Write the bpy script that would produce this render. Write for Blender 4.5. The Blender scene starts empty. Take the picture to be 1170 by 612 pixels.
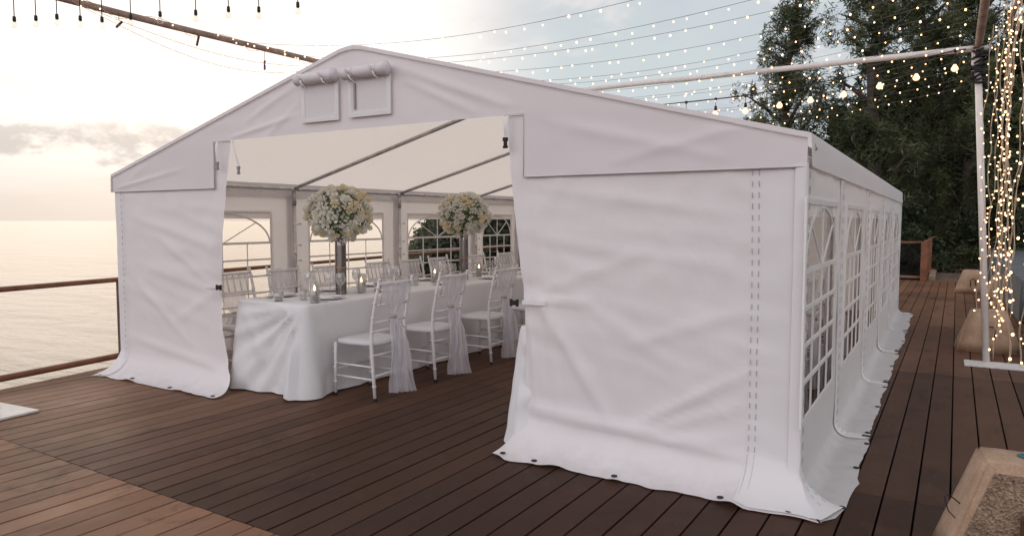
import bpy, bmesh, math, random
import numpy as np
from mathutils import Vector, noise, Matrix
random.seed(7); rng = np.random.default_rng(7)
PI = math.pi
SC = bpy.context.scene
COL = SC.collection

# ------------------------------------------------------------------ camera
CAMH = 1.42; PITCH = math.atan(54/812); YAW = math.radians(31.3)
cam = bpy.data.cameras.new('camera'); camo = bpy.data.objects.new('camera', cam); COL.objects.link(camo)
camo.location = (0, 0, CAMH); camo.rotation_euler = (PI/2-PITCH, 0, YAW)
cam.sensor_width = 36; cam.lens = 36*812/1170; cam.clip_start = .05; cam.clip_end = 20000
SC.camera = camo

# ------------------------------------------------------------------ sky and sun
SUN_EL = math.radians(15); SUN_AZ = math.radians(-57)      # azimuth from +Y towards +X
sdir = Vector((math.sin(SUN_AZ)*math.cos(SUN_EL), math.cos(SUN_AZ)*math.cos(SUN_EL), math.sin(SUN_EL)))
W = bpy.data.worlds.new('World'); SC.world = W; W.use_nodes = True
nt = W.node_tree; nt.nodes.clear()
def N(t, **k):
    n = nt.nodes.new(t)
    for a, b in k.items(): setattr(n, a, b)
    return n
def L(a, b): nt.links.new(a, b)
out = N('ShaderNodeOutputWorld'); bg = N('ShaderNodeBackground'); L(bg.outputs[0], out.inputs[0])
bg.inputs[1].default_value = .1
sky = N('ShaderNodeTexSky', sky_type='NISHITA', sun_disc=False, sun_elevation=SUN_EL, sun_rotation=SUN_AZ, air_density=1.2, dust_density=1.0, ozone_density=1)
tc = N('ShaderNodeTexCoord'); sep = N('ShaderNodeSeparateXYZ'); L(tc.outputs['Generated'], sep.inputs[0])
def M(op, a=None, b=None, c=None, clamp=False):
    n = N('ShaderNodeMath', operation=op, use_clamp=clamp)
    for i, v in enumerate((a, b, c)):
        if v is None: continue
        if isinstance(v, (int, float)): n.inputs[i].default_value = v
        else: L(v, n.inputs[i])
    return n.outputs[0]
def MIX(f, a, b, blend='MIX'):
    n = N('ShaderNodeMix', data_type='RGBA', blend_type=blend)
    for i, v in ((0, f), (6, a), (7, b)):
        if isinstance(v, (int, float)): n.inputs[i].default_value = v
        elif isinstance(v, tuple): n.inputs[i].default_value = (*v, 1)
        else: L(v, n.inputs[i])
    return n.outputs[2]
def RAMP(f, p0, p1):
    n = N('ShaderNodeMapRange', interpolation_type='SMOOTHSTEP'); L(f, n.inputs[0])
    n.inputs[1].default_value = p0; n.inputs[2].default_value = p1
    if p0 > p1: n.inputs[1].default_value, n.inputs[2].default_value, n.inputs[3].default_value, n.inputs[4].default_value = p1, p0, 1, 0
    return n.outputs[0]
# thin cloud veil: fades away from the hidden sun, with a bright patch added behind the camera
dot = N('ShaderNodeVectorMath', operation='DOT_PRODUCT'); L(tc.outputs['Generated'], dot.inputs[0]); dot.inputs[1].default_value = sdir
d = dot.outputs['Value']
g1 = RAMP(d, .86, .985); g2 = RAMP(d, .90, 1.0); g3 = None
dot2 = N('ShaderNodeVectorMath', operation='DOT_PRODUCT'); L(tc.outputs['Generated'], dot2.inputs[0]); dot2.inputs[1].default_value = (0, -1, 0)
g3 = RAMP(dot2.outputs['Value'], .05, .85)
veil = MIX(g1, (4.1, 4.5, 4.65), (7.6, 7.0, 6.6))
veil = MIX(g3, veil, (14.0, 13.2, 13.5))  # unseen bright sky added behind the camera to light the tent front
veil = MIX(g2, veil, (8.6, 8.1, 7.6))
# flatten the direction onto a cloud ceiling so the clouds bunch up at the horizon
zz = M('ADD', M('MAXIMUM', sep.outputs[2], 0.0), .16)
cmb = N('ShaderNodeCombineXYZ'); L(M('DIVIDE', sep.outputs[0], zz), cmb.inputs[0]); L(M('DIVIDE', sep.outputs[1], zz), cmb.inputs[1])
def NOISE(vec, scale, detail, rough, dist=0.0):
    n = N('ShaderNodeTexNoise'); L(vec, n.inputs['Vector']); n.inputs['Scale'].default_value = scale
    n.inputs['Detail'].default_value = detail; n.inputs['Roughness'].default_value = rough; n.inputs['Distortion'].default_value = dist
    return n.outputs[0]
n1 = NOISE(cmb.outputs[0], .62, 7, .6, .5)
n2 = NOISE(cmb.outputs[0], 1.9, 6, .62, .3)
cf = RAMP(n1, .44, .64)
cloudcol = MIX(g1, (3.5, 3.8, 4.3), (6.0, 5.2, 4.8))
cloudcol = MIX(g2, cloudcol, (7.6, 6.5, 5.8))
veil = MIX(M('MULTIPLY', cf, .75), veil, cloudcol)
hl = MIX(M('MULTIPLY', RAMP(n2, .50, .68), .6), veil, MIX(g1, (6.3, 5.7, 5.5), (8.8, 8.2, 7.7)))
# low bank of grey puffs above the sea horizon
bandf = M('MULTIPLY', RAMP(sep.outputs[2], .0, .05), M('SUBTRACT', 1.0, RAMP(sep.outputs[2], .09, .17)))
mp = N('ShaderNodeMapping'); L(tc.outputs['Generated'], mp.inputs[0]); mp.inputs['Scale'].default_value = (1, 1, 2.0)
n3 = NOISE(mp.outputs[0], 7.5, 8, .62)
hl = MIX(M('MULTIPLY', RAMP(sep.outputs[2], .16, -.01), .88), hl, MIX(g1, (4.2, 4.2, 4.25), (4.5, 4.25, 4.1)))
hl = MIX(M('MULTIPLY', M('MULTIPLY', RAMP(n3, .50, .60), bandf), .8), hl, MIX(g1, (3.2, 3.4, 3.8), (3.75, 3.55, 3.55)))
hl = MIX(M('MULTIPLY', RAMP(sep.outputs[2], .45, .9), .85), hl, (3.0, 3.0, 3.15))  # overhead sky, out of view, dimmed to darken the deck
final = MIX(.975, sky.outputs[0], hl)
L(final, bg.inputs[0])

sun = bpy.data.lights.new('sun', 'SUN'); sun.energy = 0.5; sun.angle = math.radians(60); sun.color = (1, .80, .60)
suno = bpy.data.objects.new('sun', sun); COL.objects.link(suno)
suno.rotation_euler = sdir.to_track_quat('Z', 'Y').to_euler()
vs = SC.view_settings; vs.view_transform = 'Standard'; vs.look = 'None'; vs.gamma = 1; vs.exposure = 0.60; vs.use_curve_mapping = False
SC.cycles.max_bounces = 10; SC.cycles.transparent_max_bounces = 24; SC.cycles.diffuse_bounces = 5
SC.cycles.sample_clamp_indirect = 6; SC.cycles.caustics_reflective = False; SC.cycles.caustics_refractive = False
SC.cycles.use_denoising = True

# ------------------------------------------------------------------ materials
class Mat:
    def __init__(s, name):
        s.m = bpy.data.materials.new(name); s.m.use_nodes = True; s.nt = s.m.node_tree
        s.p = s.nt.nodes['Principled BSDF']; s.out = s.nt.nodes['Material Output']
    def n(s, t, **k):
        n = s.nt.nodes.new(t)
        for a, b in k.items(): setattr(n, a, b)
        return n
    def l(s, a, b): s.nt.links.new(a, b)
    def coord(s, kind='Object', scale=(1, 1, 1), rot=(0, 0, 0)):
        t = s.n('ShaderNodeTexCoord'); m = s.n('ShaderNodeMapping'); s.l(t.outputs[kind], m.inputs[0])
        m.inputs['Scale'].default_value = scale; m.inputs['Rotation'].default_value = rot
        return m.outputs[0]
    def noise(s, vec, scale=5, detail=4, rough=.55, dist=0):
        n = s.n('ShaderNodeTexNoise'); s.l(vec, n.inputs['Vector']); n.inputs['Scale'].default_value = scale
        n.inputs['Detail'].default_value = detail; n.inputs['Roughness'].default_value = rough; n.inputs['Distortion'].default_value = dist
        return n.outputs[0]
    def rng(s, f, a, b, c=0., d=1.):
        n = s.n('ShaderNodeMapRange'); s.l(f, n.inputs[0])
        for i, v in enumerate((a, b, c, d)): n.inputs[i+1].default_value = v
        return n.outputs[0]
    def mix(s, f, a, b, blend='MIX'):
        n = s.n('ShaderNodeMix', data_type='RGBA', blend_type=blend)
        for i, v in ((0, f), (6, a), (7, b)):
            if isinstance(v, (int, float)): n.inputs[i].default_value = v
            elif isinstance(v, tuple): n.inputs[i].default_value = (*v[:3], 1)
            else: s.l(v, n.inputs[i])
        return n.outputs[2]
    def bump(s, h, strength=.3, dist=.01, prev=None):
        b = s.n('ShaderNodeBump'); s.l(h, b.inputs['Height']); b.inputs['Strength'].default_value = strength; b.inputs['Distance'].default_value = dist
        if prev is not None: s.l(prev, b.inputs['Normal'])
        return b.outputs[0]
def simple(name, col, rough=.5, metal=0, var=.12, vscale=6, bump=0, bscale=60, spec=.5):
    m = Mat(name); v = m.coord()
    f = m.noise(v, vscale, 5, .6)
    c2 = tuple(max(0, c*(1-var)) for c in col); c1 = tuple(min(1, c*(1+var)) for c in col)
    m.l(m.mix(m.rng(f, .3, .7), c2, c1), m.p.inputs['Base Color'])
    m.p.inputs['Roughness'].default_value = rough; m.p.inputs['Metallic'].default_value = metal
    m.p.inputs['Specular IOR Level'].default_value = spec
    if bump: m.l(m.bump(m.noise(v, bscale, 3), bump, .004), m.p.inputs['Normal'])
    return m.m
def fabric(name, col, transl=.15, tcol=(.9, .86, .8), rough=.55, bump=.25, transp=0., weave=900, crease=.35, cscale=3.5):
    m = Mat(name); v = m.coord()
    f = m.noise(v, 1.6, 5, .6)
    m.l(m.mix(m.rng(f, .3, .72), tuple(c*.955 for c in col), col), m.p.inputs['Base Color'])
    if name in ('tent_fabric', 'tent_side_fabric'):      # grime along the hem
        tcd = m.n('ShaderNodeTexCoord'); sx = m.n('ShaderNodeSeparateXYZ'); m.l(tcd.outputs['Object'], sx.inputs[0])
        hz = m.rng(sx.outputs[2], .0, .13, .28, 0); gn = m.rng(m.noise(v, 9, 6, .7), .42, .7)
        mu = m.n('ShaderNodeMath', operation='MULTIPLY'); m.l(hz, mu.inputs[0]); m.l(gn, mu.inputs[1])
        m.l(m.mix(mu.outputs[0], m.mix(m.rng(f, .3, .72), tuple(c*.955 for c in col), col), (.42, .34, .28)), m.p.inputs['Base Color'])
    m.p.inputs['Roughness'].default_value = rough; m.p.inputs['Specular IOR Level'].default_value = .35
    vs_ = m.coord(scale=(1.0, 1.0, .55), rot=(.4, .5, .2))
    b1 = m.bump(m.noise(vs_, cscale, 6, .58, .9), crease, .03)
    fv = m.coord(scale=(.5, 1, 1.6), rot=(0, .5, .2)); b1 = m.bump(m.noise(fv, 11, 4, .5, 1.4), crease*.28, .012, b1)
    b2 = m.bump(m.noise(v, weave, 2), bump*.3, .001, b1)
    m.l(b2, m.p.inputs['Normal'])
    last = m.p.outputs[0]
    if transl:
        t = m.n('ShaderNodeBsdfTranslucent'); t.inputs[0].default_value = (*tcol, 1); m.l(b1, t.inputs['Normal'])
        x = m.n('ShaderNodeMixShader'); x.inputs[0].default_value = transl; m.l(last, x.inputs[1]); m.l(t.outputs[0], x.inputs[2]); last = x.outputs[0]
    if transp:
        t = m.n('ShaderNodeBsdfTransparent'); x = m.n('ShaderNodeMixShader'); x.inputs[0].default_value = transp
        m.l(last, x.inputs[1]); m.l(t.outputs[0], x.inputs[2]); last = x.outputs[0]
    m.l(last, m.out.inputs[0])
    return m.m
def emis(name, col, s):
    m = Mat(name); m.p.inputs['Base Color'].default_value = (*col, 1); m.p.inputs['Emission Color'].default_value = (*col, 1)
    m.p.inputs['Emission Strength'].default_value = s
    return m.m
def clear(name, tint=(1, 1, 1), refl=.08, rough=.03, haze=0.):
    m = Mat(name); t = m.n('ShaderNodeBsdfTransparent'); t.inputs[0].default_value = (*tint, 1)
    g = m.n('ShaderNodeBsdfGlossy'); g.inputs[0].default_value = (1, 1, 1, 1); g.inputs['Roughness'].default_value = rough
    fr = m.n('ShaderNodeLayerWeight'); fr.inputs[0].default_value = .5
    vv = m.coord(); nb = m.bump(m.noise(vv, 5, 3), .15, .02); m.l(nb, g.inputs['Normal'])
    pw = m.n('ShaderNodeMath', operation='POWER'); m.l(fr.outputs['Facing'], pw.inputs[0]); pw.inputs[1].default_value = 3.0
    mm = m.n('ShaderNodeMath', operation='MULTIPLY_ADD'); m.l(pw.outputs[0], mm.inputs[0]); mm.inputs[1].default_value = refl*4; mm.inputs[2].default_value = refl*.3
    x = m.n('ShaderNodeMixShader'); m.l(mm.outputs[0], x.inputs[0]); m.l(t.outputs[0], x.inputs[1]); m.l(g.outputs[0], x.inputs[2])
    last = x.outputs[0]
    if haze:
        dd = m.n('ShaderNodeBsdfDiffuse'); dd.inputs[0].default_value = (.7, .7, .7, 1); y = m.n('ShaderNodeMixShader'); y.inputs[0].default_value = haze
        m.l(last, y.inputs[1]); m.l(dd.outputs[0], y.inputs[2]); last = y.outputs[0]
    m.l(last, m.out.inputs[0]); m.nt.nodes.remove(m.p)
    return m.m

SIDE = fabric('tent_side_fabric', (.90, .87, .88), .28, (1, .95, .9), crease=.2)
FAB = fabric('tent_fabric', (.83, .79, .805), .10, crease=.22)
ROOF = fabric('tent_roof_fabric', (.84, .81, .81), .70, (1, .91, .83), crease=.22)
GABLE = fabric('tent_gable_fabric', (.81, .76, .78), .10, crease=.12)
STRIP = fabric('tent_strip_fabric', (.85, .82, .835), .10, crease=.12)
CLOTH = fabric('table_linen', (.78, .77, .785), .05, rough=.8, bump=.5, crease=.25, cscale=6)
TULLE = fabric('tulle', (.80, .77, .82), .35, (.85, .84, .88), rough=.8, transp=.34, crease=.5, cscale=14)
TULLE2 = fabric('loose_tulle', (.78, .75, .80), .35, (.85, .84, .88), rough=.8, transp=.48, crease=.5, cscale=14)
PVCW = fabric('white_vinyl_strip', (.94, .93, .93), .3, (1, .98, .96), rough=.4, crease=0)
PANE = clear('clear_vinyl', (.88, .86, .84), .018, .05)
GLASS = clear('glass', (.90, .90, .90), .42, .0, .07)
DGLASS = clear('dark_glass_panel', (.42, .5, .52), .08, .0)
STEEL = simple('galvanised_steel', (.52, .50, .51), .42, .7, .2, 12)
BLACKP = simple('black_plastic', (.010, .010, .011), .65, 0, .1)
GREYP = simple('grey_buckle', (.3, .29, .28), .5)
STITCH = simple('grey_thread', (.46, .43, .46), .8)
MESHV = fabric('vent_mesh', (.60, .56, .58), .25, crease=.05)
CHAIR = simple('white_lacquer', (.72, .69, .70), .35, 0, .06, 9)
SEATM = simple('white_seat_pad', (.60, .60, .62), .6, 0, .04)
MIRROR = simple('polished_steel', (.26, .24, .23), .07, 1, .05, 3)
BRONZE = simple('bronze_band', (.45, .26, .16), .3, .8)
PORC = simple('porcelain', (.85, .84, .83), .12, 0, .02)
SILVER = simple('silver_cutlery', (.55, .54, .53), .2, 1, .05)
WAX = simple('candle_wax', (.90, .84, .76), .4, 0, .03)
NAP = simple('napkin_linen', (.82, .81, .83), .85, 0, .04, bump=.3)
FLAME = emis('flame', (1, .62, .28), 9)
ROSEW = fabric('white_petals', (.90, .89, .84), .35, (.9, .86, .74), rough=.6, crease=0)
ROSEC = fabric('cream_petals', (.88, .80, .62), .35, (.9, .76, .45), rough=.6, crease=0)
LEAFF = simple('bouquet_leaves', (.12, .17, .06), .5, 0, .3, 20)
WIRE = simple('light_string_wire', (.16, .14, .13), .6)
WIREC = simple('clear_wire', (.55, .42, .30), .4)
BULB = emis('fairy_bulb', (1, .56, .28), 3.0)
BULBB = emis('glowing_bulb', (1, .64, .36), 1.15)
BULBO = clear('unlit_bulb_glass', (.96, .93, .9), .2, .02)
POLEW = simple('white_painted_pole', (.74, .69, .66), .35, 0, .1, 8)
BEAMW = simple('weathered_wood_beam', (.34, .24, .20), .7, 0, .35, 9, .5, 40)
BARK = simple('tree_bark', (.07, .055, .045), .9, 0, .4, 5, .6, 25)
RAILW = simple('varnished_rail_wood', (.20, .075, .035), .4, 0, .35, 7, .3, 50)
RAILP = simple('dark_rail_post', (.09, .045, .03), .5, 0, .3, 7)
LEDGE = simple('dark_slate', (.115, .125, .14), .6, 0, .3, 3, .5, 40)
ROCKM = simple('dark_rock', (.05, .048, .05), .7, 0, .5, 5, .8, 30)
RUST = simple('rusty_rebar', (.10, .04, .02), .8, 0, .5, 30)
TEAL = simple('teal_cap', (.02, .14, .18), .3)
SOILM = simple('earth', (.045, .05, .025), .95, 0, .4, .4)

def concrete():
    m = Mat('cast_concrete'); v = m.coord()
    f = m.noise(v, 6, 7, .7); f2 = m.noise(v, 120, 2)
    c = m.mix(m.rng(f, .3, .7), (.36, .22, .135), (.56, .39, .27))
    c = m.mix(m.rng(f2, .5, .75, 0, .5), c, (.55, .47, .4))
    m.l(c, m.p.inputs['Base Color']); m.p.inputs['Roughness'].default_value = .9
    m.l(m.bump(m.noise(v, 90, 4), .7, .006), m.p.inputs['Normal']); return m.m
def aggregate():
    m = Mat('exposed_aggregate'); v = m.coord()
    vo = m.n('ShaderNodeTexVoronoi'); m.l(v, vo.inputs['Vector']); vo.inputs['Scale'].default_value = 110
    f = m.noise(v, 4, 5, .7)
    sp = m.n('ShaderNodeSeparateColor'); m.l(vo.outputs['Color'], sp.inputs[0])
    c = m.mix(sp.outputs[0], (.15, .095, .06), (.42, .29, .20))
    c = m.mix(m.rng(f, .35, .7, 0, .7), c, (.15, .11, .085))
    m.l(c, m.p.inputs['Base Color']); m.p.inputs['Roughness'].default_value = .95
    m.l(m.bump(vo.outputs['Distance'], .9, .008), m.p.inputs['Normal']); return m.m
CONC = concrete(); AGG = aggregate()

def deckmat():
    m = Mat('composite_decking')
    at = m.n('ShaderNodeAttribute'); at.attribute_name = 'tone'
    sp = m.n('ShaderNodeSeparateColor'); m.l(at.outputs['Color'], sp.inputs[0])
    v = m.coord(scale=(1, .07, 1)); g = m.noise(v, 55, 5, .65)
    v2 = m.coord(); f = m.noise(v2, 1.3, 6, .68); f2 = m.noise(v2, 7, 6, .7, .6); f3 = m.noise(v2, .55, 4, .6)
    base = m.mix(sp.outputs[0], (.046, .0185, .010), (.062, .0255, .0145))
    worn_lit = m.mix(sp.outputs[0], (.25, .122, .070), (.335, .178, .108))  # pale tone: real wear on the front-left section, painted light on other boards
    c = m.mix(sp.outputs[1], base, worn_lit)
    c = m.mix(m.rng(g, .35, .7, 0, .45), c, m.mix(.5, c, (.03, .018, .015)))
    c = m.mix(m.rng(f, .52, .78, 0, .40), c, (.17, .11, .08))
    c = m.mix(m.rng(f2, .66, .76, 0, .35), c, (.26, .19, .14))
    c = m.mix(m.rng(f3, .3, .5, .45, 0), c, (.030, .020, .018))
    sv = m.coord(scale=(.35, 1, 1), rot=(0, 0, .7)); sn = m.noise(sv, 26, 3, .5, .4)
    c = m.mix(m.rng(sn, .70, .78, 0, .30), c, (.20, .13, .095))
    tv = m.coord(scale=(1, .5, 1)); tn = m.noise(tv, 2.6, 8, .75, .8)
    c = m.mix(m.rng(tn, .36, .47, .5, 0), c, (.024, .013, .010))
    m.l(c, m.p.inputs['Base Color'])
    m.l(m.rng(f, .3, .7, .46, .64), m.p.inputs['Roughness']); m.p.inputs['Specular IOR Level'].default_value = .16
    b = m.bump(g, .35, .003); b = m.bump(f2, .15, .004, b); m.l(b, m.p.inputs['Normal'])
    return m.m
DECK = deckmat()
def water():
    m = Mat('sea_water'); v = m.coord(scale=(1, 1, 1), rot=(0, 0, .65))
    v1 = m.coord(scale=(.35, 1, 1), rot=(0, 0, -.55))
    a = m.noise(v1, .9, 6, .6, .3); b = m.noise(v1, .12, 4, .6)
    n1 = m.bump(b, .25, 2.0); n2 = m.bump(a, .55, .30, n1); m.l(n2, m.p.inputs['Normal'])
    m.l(m.mix(m.rng(b, .35, .65), (.11, .085, .06), (.16, .125, .09)), m.p.inputs['Base Color'])
    m.p.inputs['Roughness'].default_value = .22; m.p.inputs['IOR'].default_value = 1.33; m.p.inputs['Specular IOR Level'].default_value = .5
    return m.m
WATER = water()
def leafmat(name, c1, c2):
    m = Mat(name); at = m.n('ShaderNodeAttribute'); at.attribute_name = 'tone'
    sp = m.n('ShaderNodeSeparateColor'); m.l(at.outputs['Color'], sp.inputs[0])
    c = m.mix(sp.outputs[0], c1, c2); m.l(c, m.p.inputs['Base Color']); m.p.inputs['Roughness'].default_value = .6
    t = m.n('ShaderNodeBsdfTranslucent'); m.l(c, t.inputs[0]); x = m.n('ShaderNodeMixShader'); x.inputs[0].default_value = .3
    m.l(m.p.outputs[0], x.inputs[1]); m.l(t.outputs[0], x.inputs[2]); m.l(x.outputs[0], m.out.inputs[0])
    return m.m
LEAFA = leafmat('casuarina_foliage', (.040, .055, .026), (.17, .19, .09))
LEAFB = leafmat('dark_foliage', (.014, .026, .012), (.045, .07, .026))
LEAFC = leafmat('hill_foliage', (.07, .09, .055), (.15, .17, .11))

# ------------------------------------------------------------------ object helpers
def link(name, verts, faces, mat, parent=None, smooth=False, tone=None, world=False):
    me = bpy.data.meshes.new(name); me.from_pydata([tuple(v) for v in verts], [], faces)
    if mat is not None: me.materials.append(mat)
    if smooth: me.polygons.foreach_set('use_smooth', [True]*len(me.polygons))
    if tone is not None:
        a = me.color_attributes.new('tone', 'FLOAT_COLOR', 'CORNER')
        arr = np.repeat(np.asarray(tone, dtype=np.float32), [p.loop_total for p in me.polygons], axis=0)
        a.data.foreach_set('color', arr.ravel())
    me.update()
    o = bpy.data.objects.new(name, me); COL.objects.link(o)
    if parent is not None:
        o.parent = parent
        if world: o.location = -Vector(parent.location)
    return o
class MB:
    def __init__(s): s.v = []; s.f = []
    def add(s, v, f):
        n = len(s.v); s.v += [tuple(p) for p in v]; s.f += [tuple(i+n for i in q) for q in f]
    def box(s, c, h, rot=None, bev=0):
        cx, cy, cz = c; hx, hy, hz = h
        if bev:
            bm = bmesh.new(); bmesh.ops.create_cube(bm, size=2)
            for v in bm.verts: v.co = Vector((v.co.x*hx, v.co.y*hy, v.co.z*hz))
            bmesh.ops.bevel(bm, geom=bm.edges[:], offset=bev, segments=2, affect='EDGES')
            vs = [v.co.copy() for v in bm.verts]; bm.verts.index_update(); fs = [[v.index for v in f.verts] for f in bm.faces]; bm.free()
        else:
            vs = [Vector((x*hx, y*hy, z*hz)) for x in (-1, 1) for y in (-1, 1) for z in (-1, 1)]
            fs = [(0, 1, 3, 2), (4, 6, 7, 5), (0, 4, 5, 1), (2, 3, 7, 6), (0, 2, 6, 4), (1, 5, 7, 3)]
        if rot is not None: vs = [rot @ v for v in vs]
        s.add([v+Vector(c) for v in vs], fs)
    def tube(s, pts, r, n=8, cap=True):
        pts = [Vector(p) for p in pts]; R = r if isinstance(r, (list, tuple)) else [r]*len(pts)
        base = []; up = None
        for i, p in enumerate(pts):
            t = (pts[min(i+1, len(pts)-1)]-pts[max(i-1, 0)]).normalized()
            if up is None: up = Vector((0, 0, 1)) if abs(t.z) < .9 else Vector((1, 0, 0))
            a = t.cross(up).normalized(); b = a.cross(t).normalized(); up = b
            base += [p+(a*math.cos(2*PI*k/n)+b*math.sin(2*PI*k/n))*R[i] for k in range(n)]
        f = [(i*n+k, i*n+(k+1) % n, (i+1)*n+(k+1) % n, (i+1)*n+k) for i in range(len(pts)-1) for k in range(n)]
        if cap: f += [tuple(range(n))[::-1], tuple((len(pts)-1)*n+k for k in range(n))]
        s.add(base, f)
    def lathe(s, prof, c=(0, 0, 0), n=20):
        v = [(c[0]+r*math.cos(2*PI*k/n), c[1]+r*math.sin(2*PI*k/n), c[2]+z) for r, z in prof for k in range(n)]
        f = [(i*n+k, i*n+(k+1) % n, (i+1)*n+(k+1) % n, (i+1)*n+k) for i in range(len(prof)-1) for k in range(n)]
        s.add(v, f)
    def sphere(s, c, r, n=8, m=6, sq=1):
        prof = [(max(r*math.sin(PI*i/m), 1e-4), -r*sq*math.cos(PI*i/m)) for i in range(m+1)]; s.lathe(prof, c, n)
    def grid(s, fn, us, vs, skip=None):
        n = len(vs); v = [fn(a, b) for a in us for b in vs]
        f = []
        for i in range(len(us)-1):
            for j in range(len(vs)-1):
                if skip and skip((us[i]+us[i+1])/2, (vs[j]+vs[j+1])/2): continue
                f.append((i*n+j, (i+1)*n+j, (i+1)*n+j+1, i*n+j+1))
        s.add(v, f)
    def build(s, name, mat, parent=None, smooth=False, world=False, tone=None):
        return link(name, s.v, s.f, mat, parent, smooth, tone, world)
def tag(o, label=None, cat=None, group=None, kind=None):
    if label: o['label'] = label
    if cat: o['category'] = cat
    if group: o['group'] = group
    if kind: o['kind'] = kind
    return o
def thing(name, label, cat, loc=(0, 0, 0), rz=0, group=None):
    o = bpy.data.objects.new(name, None); COL.objects.link(o); o.location = loc; o.rotation_euler = (0, 0, rz); o.empty_display_size = .1
    return tag(o, label, cat, group)
def dup(root, loc, rz=0, label=None, group=None):
    r = root.copy(); COL.objects.link(r); r.location = loc; r.rotation_euler = (0, 0, rz)
    if label: r['label'] = label
    if group: r['group'] = group
    for ch in list(root.children):
        c = ch.copy(); COL.objects.link(c); c.parent = r
        for g in list(ch.children):
            q = g.copy(); COL.objects.link(q); q.parent = c
    return r
def ns(x, y, z=0): return noise.noise(Vector((x, y, z)))
def sstep(a, b, x):
    t = min(1, max(0, (x-a)/(b-a))); return t*t*(3-2*t)
def lin(a, b, n): return [a+(b-a)*i/(n-1) for i in range(n)]
ORD = ['first', 'second', 'third', 'fourth', 'fifth', 'sixth', 'seventh', 'eighth', 'ninth', 'tenth', 'eleventh', 'twelfth', 'thirteenth', 'fourteenth', 'fifteenth', 'sixteenth', 'seventeenth', 'eighteenth', 'nineteenth', 'twentieth', 'twenty-first', 'twenty-second']

# ------------------------------------------------------------------ sea, land
mb = MB(); mb.add([(-9000, -3000, -3), (9000, -3000, -3), (9000, 12000, -3), (-9000, 12000, -3)], [(0, 1, 2, 3)])
tag(mb.build('sea', WATER), kind='structure')

# land behind the deck and the wooded slope seen through the tent windows
def landz(x, y):
    e = sstep(0, 9, y-24-max(0, -x-10)*.62 - 2*ns(x*.05, y*.05))*sstep(0, 8, x+38-.25*(y-44))       # headland
    r = sstep(4, 14, x-4+2*ns(y*.1, 3)) * sstep(-10, 4, y)
    s = max(e, r*.8)
    h = -3.6 + 3.6*s + 3.2*sstep(6, 60, y-24-max(0, -x-10)*.62)*e + 1.2*ns(x*.04, y*.04, 2)*s
    return h
mb = MB(); mb.grid(lambda x, y: (x, y, landz(x, y)), lin(-90, 110, 90), lin(-20, 200, 90)); tag(mb.build('hillside', SOILM, smooth=True), kind='structure')

# ------------------------------------------------------------------ deck
DA = math.radians(-.7)
def deckobj():
    V = []; F = []; T = []
    pw = .148; gap = .0095; th = .03
    def board(x0, x1, y0, y1, tone, dz):
        n = len(V)
        b = .0025
        P = [(x0, y0, 0), (x0, y1, 0), (x1, y0, 0), (x1, y1, 0)]
        vs = [(x0, y0, -th), (x1, y0, -th), (x1, y1, -th), (x0, y1, -th), (x0, y0, -b), (x1, y0, -b), (x1, y1, -b), (x0, y1, -b),
              (x0+b, y0+b, 0), (x1-b, y0+b, 0), (x1-b, y1-b, 0), (x0+b, y1-b, 0)]
        V.extend((a, c, z+dz) for a, c, z in vs)
        fs = [(8, 9, 10, 11), (0, 1, 5, 4), (1, 2, 6, 5), (2, 3, 7, 6), (3, 0, 4, 7), (4, 5, 9, 8), (5, 6, 10, 9), (6, 7, 11, 10), (7, 4, 8, 11)]
        for f in fs: F.append(tuple(n+i for i in f)); T.append(tone)
    x = -9.6; k = 0
    while x < 4.6:
        brk = [2.1, 5.0, 8.4, 11.9, 15.4] if x < -2.0 else [.6, 4.05 if x > -.75 else 4.3, 7.6, 11.1, 14.6]
        ys = [-3.5]+brk+[19.5]
        for a, c in zip(ys[:-1], ys[1:]):
            worn_lit = 1.0 if (x < -2.0 and c <= 2.1) else 0.0
            t = random.random()
            off = pw*.42 if worn_lit else 0
            board(x+off+gap/2, x+off+pw-gap/2, a+.0015, c-.0015, (t, max(worn_lit*random.uniform(.78, 1), random.uniform(-.08, .10)+(.14 if a < 5 else .40 if a < 9 else .62 if a < 12 else .75) if (x > -2 and a > 3) else max(0, .72*sstep(-2.8, -6.4, x)*1.0+random.uniform(-.05, .06))), 0, 1), random.uniform(-.0012, .0012))  # far and sea-side boards coloured paler to imitate brighter light there
        x += pw; k += 1
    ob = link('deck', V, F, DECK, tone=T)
    ob.rotation_euler = (0, 0, DA)
    bm = bmesh.new(); bm.from_mesh(ob.data)
    # sea edge of the deck is cut at a slight angle to the boards
    p = Vector((-6.72, 2.8, 0)); nrm = Vector((-1, -.155, 0)); R = Matrix.Rotation(-DA, 3, 'Z')
    bmesh.ops.bisect_plane(bm, geom=bm.verts[:]+bm.edges[:]+bm.faces[:], plane_co=R @ p, plane_no=(R @ nrm), clear_outer=True)
    bm.to_mesh(ob.data); bm.free()
    return tag(ob, kind='structure')
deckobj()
def edgex(y): return -6.72-.155*(y-2.8)
mb = MB()
mb.add([(edgex(-3.5)+.02, -3.5, -.10), (4.6, -3.5, -.10), (4.6, 19.4, -.10), (edgex(19.4)+.02, 19.4, -.10),
        (edgex(-3.5)+.02, -3.5, -.14), (4.6, -3.5, -.14), (4.6, 19.4, -.14), (edgex(19.4)+.02, 19.4, -.14)],
       [(0, 1, 2, 3), (4, 7, 6, 5), (0, 4, 5, 1), (1, 5, 6, 2), (2, 6, 7, 3), (3, 7, 4, 0)])
tag(mb.build('deck_underlay', simple('dark_void', (.012, .01, .01), .9)), kind='structure')
mb = MB(); y0, y1 = -3.5, 19.5
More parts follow.
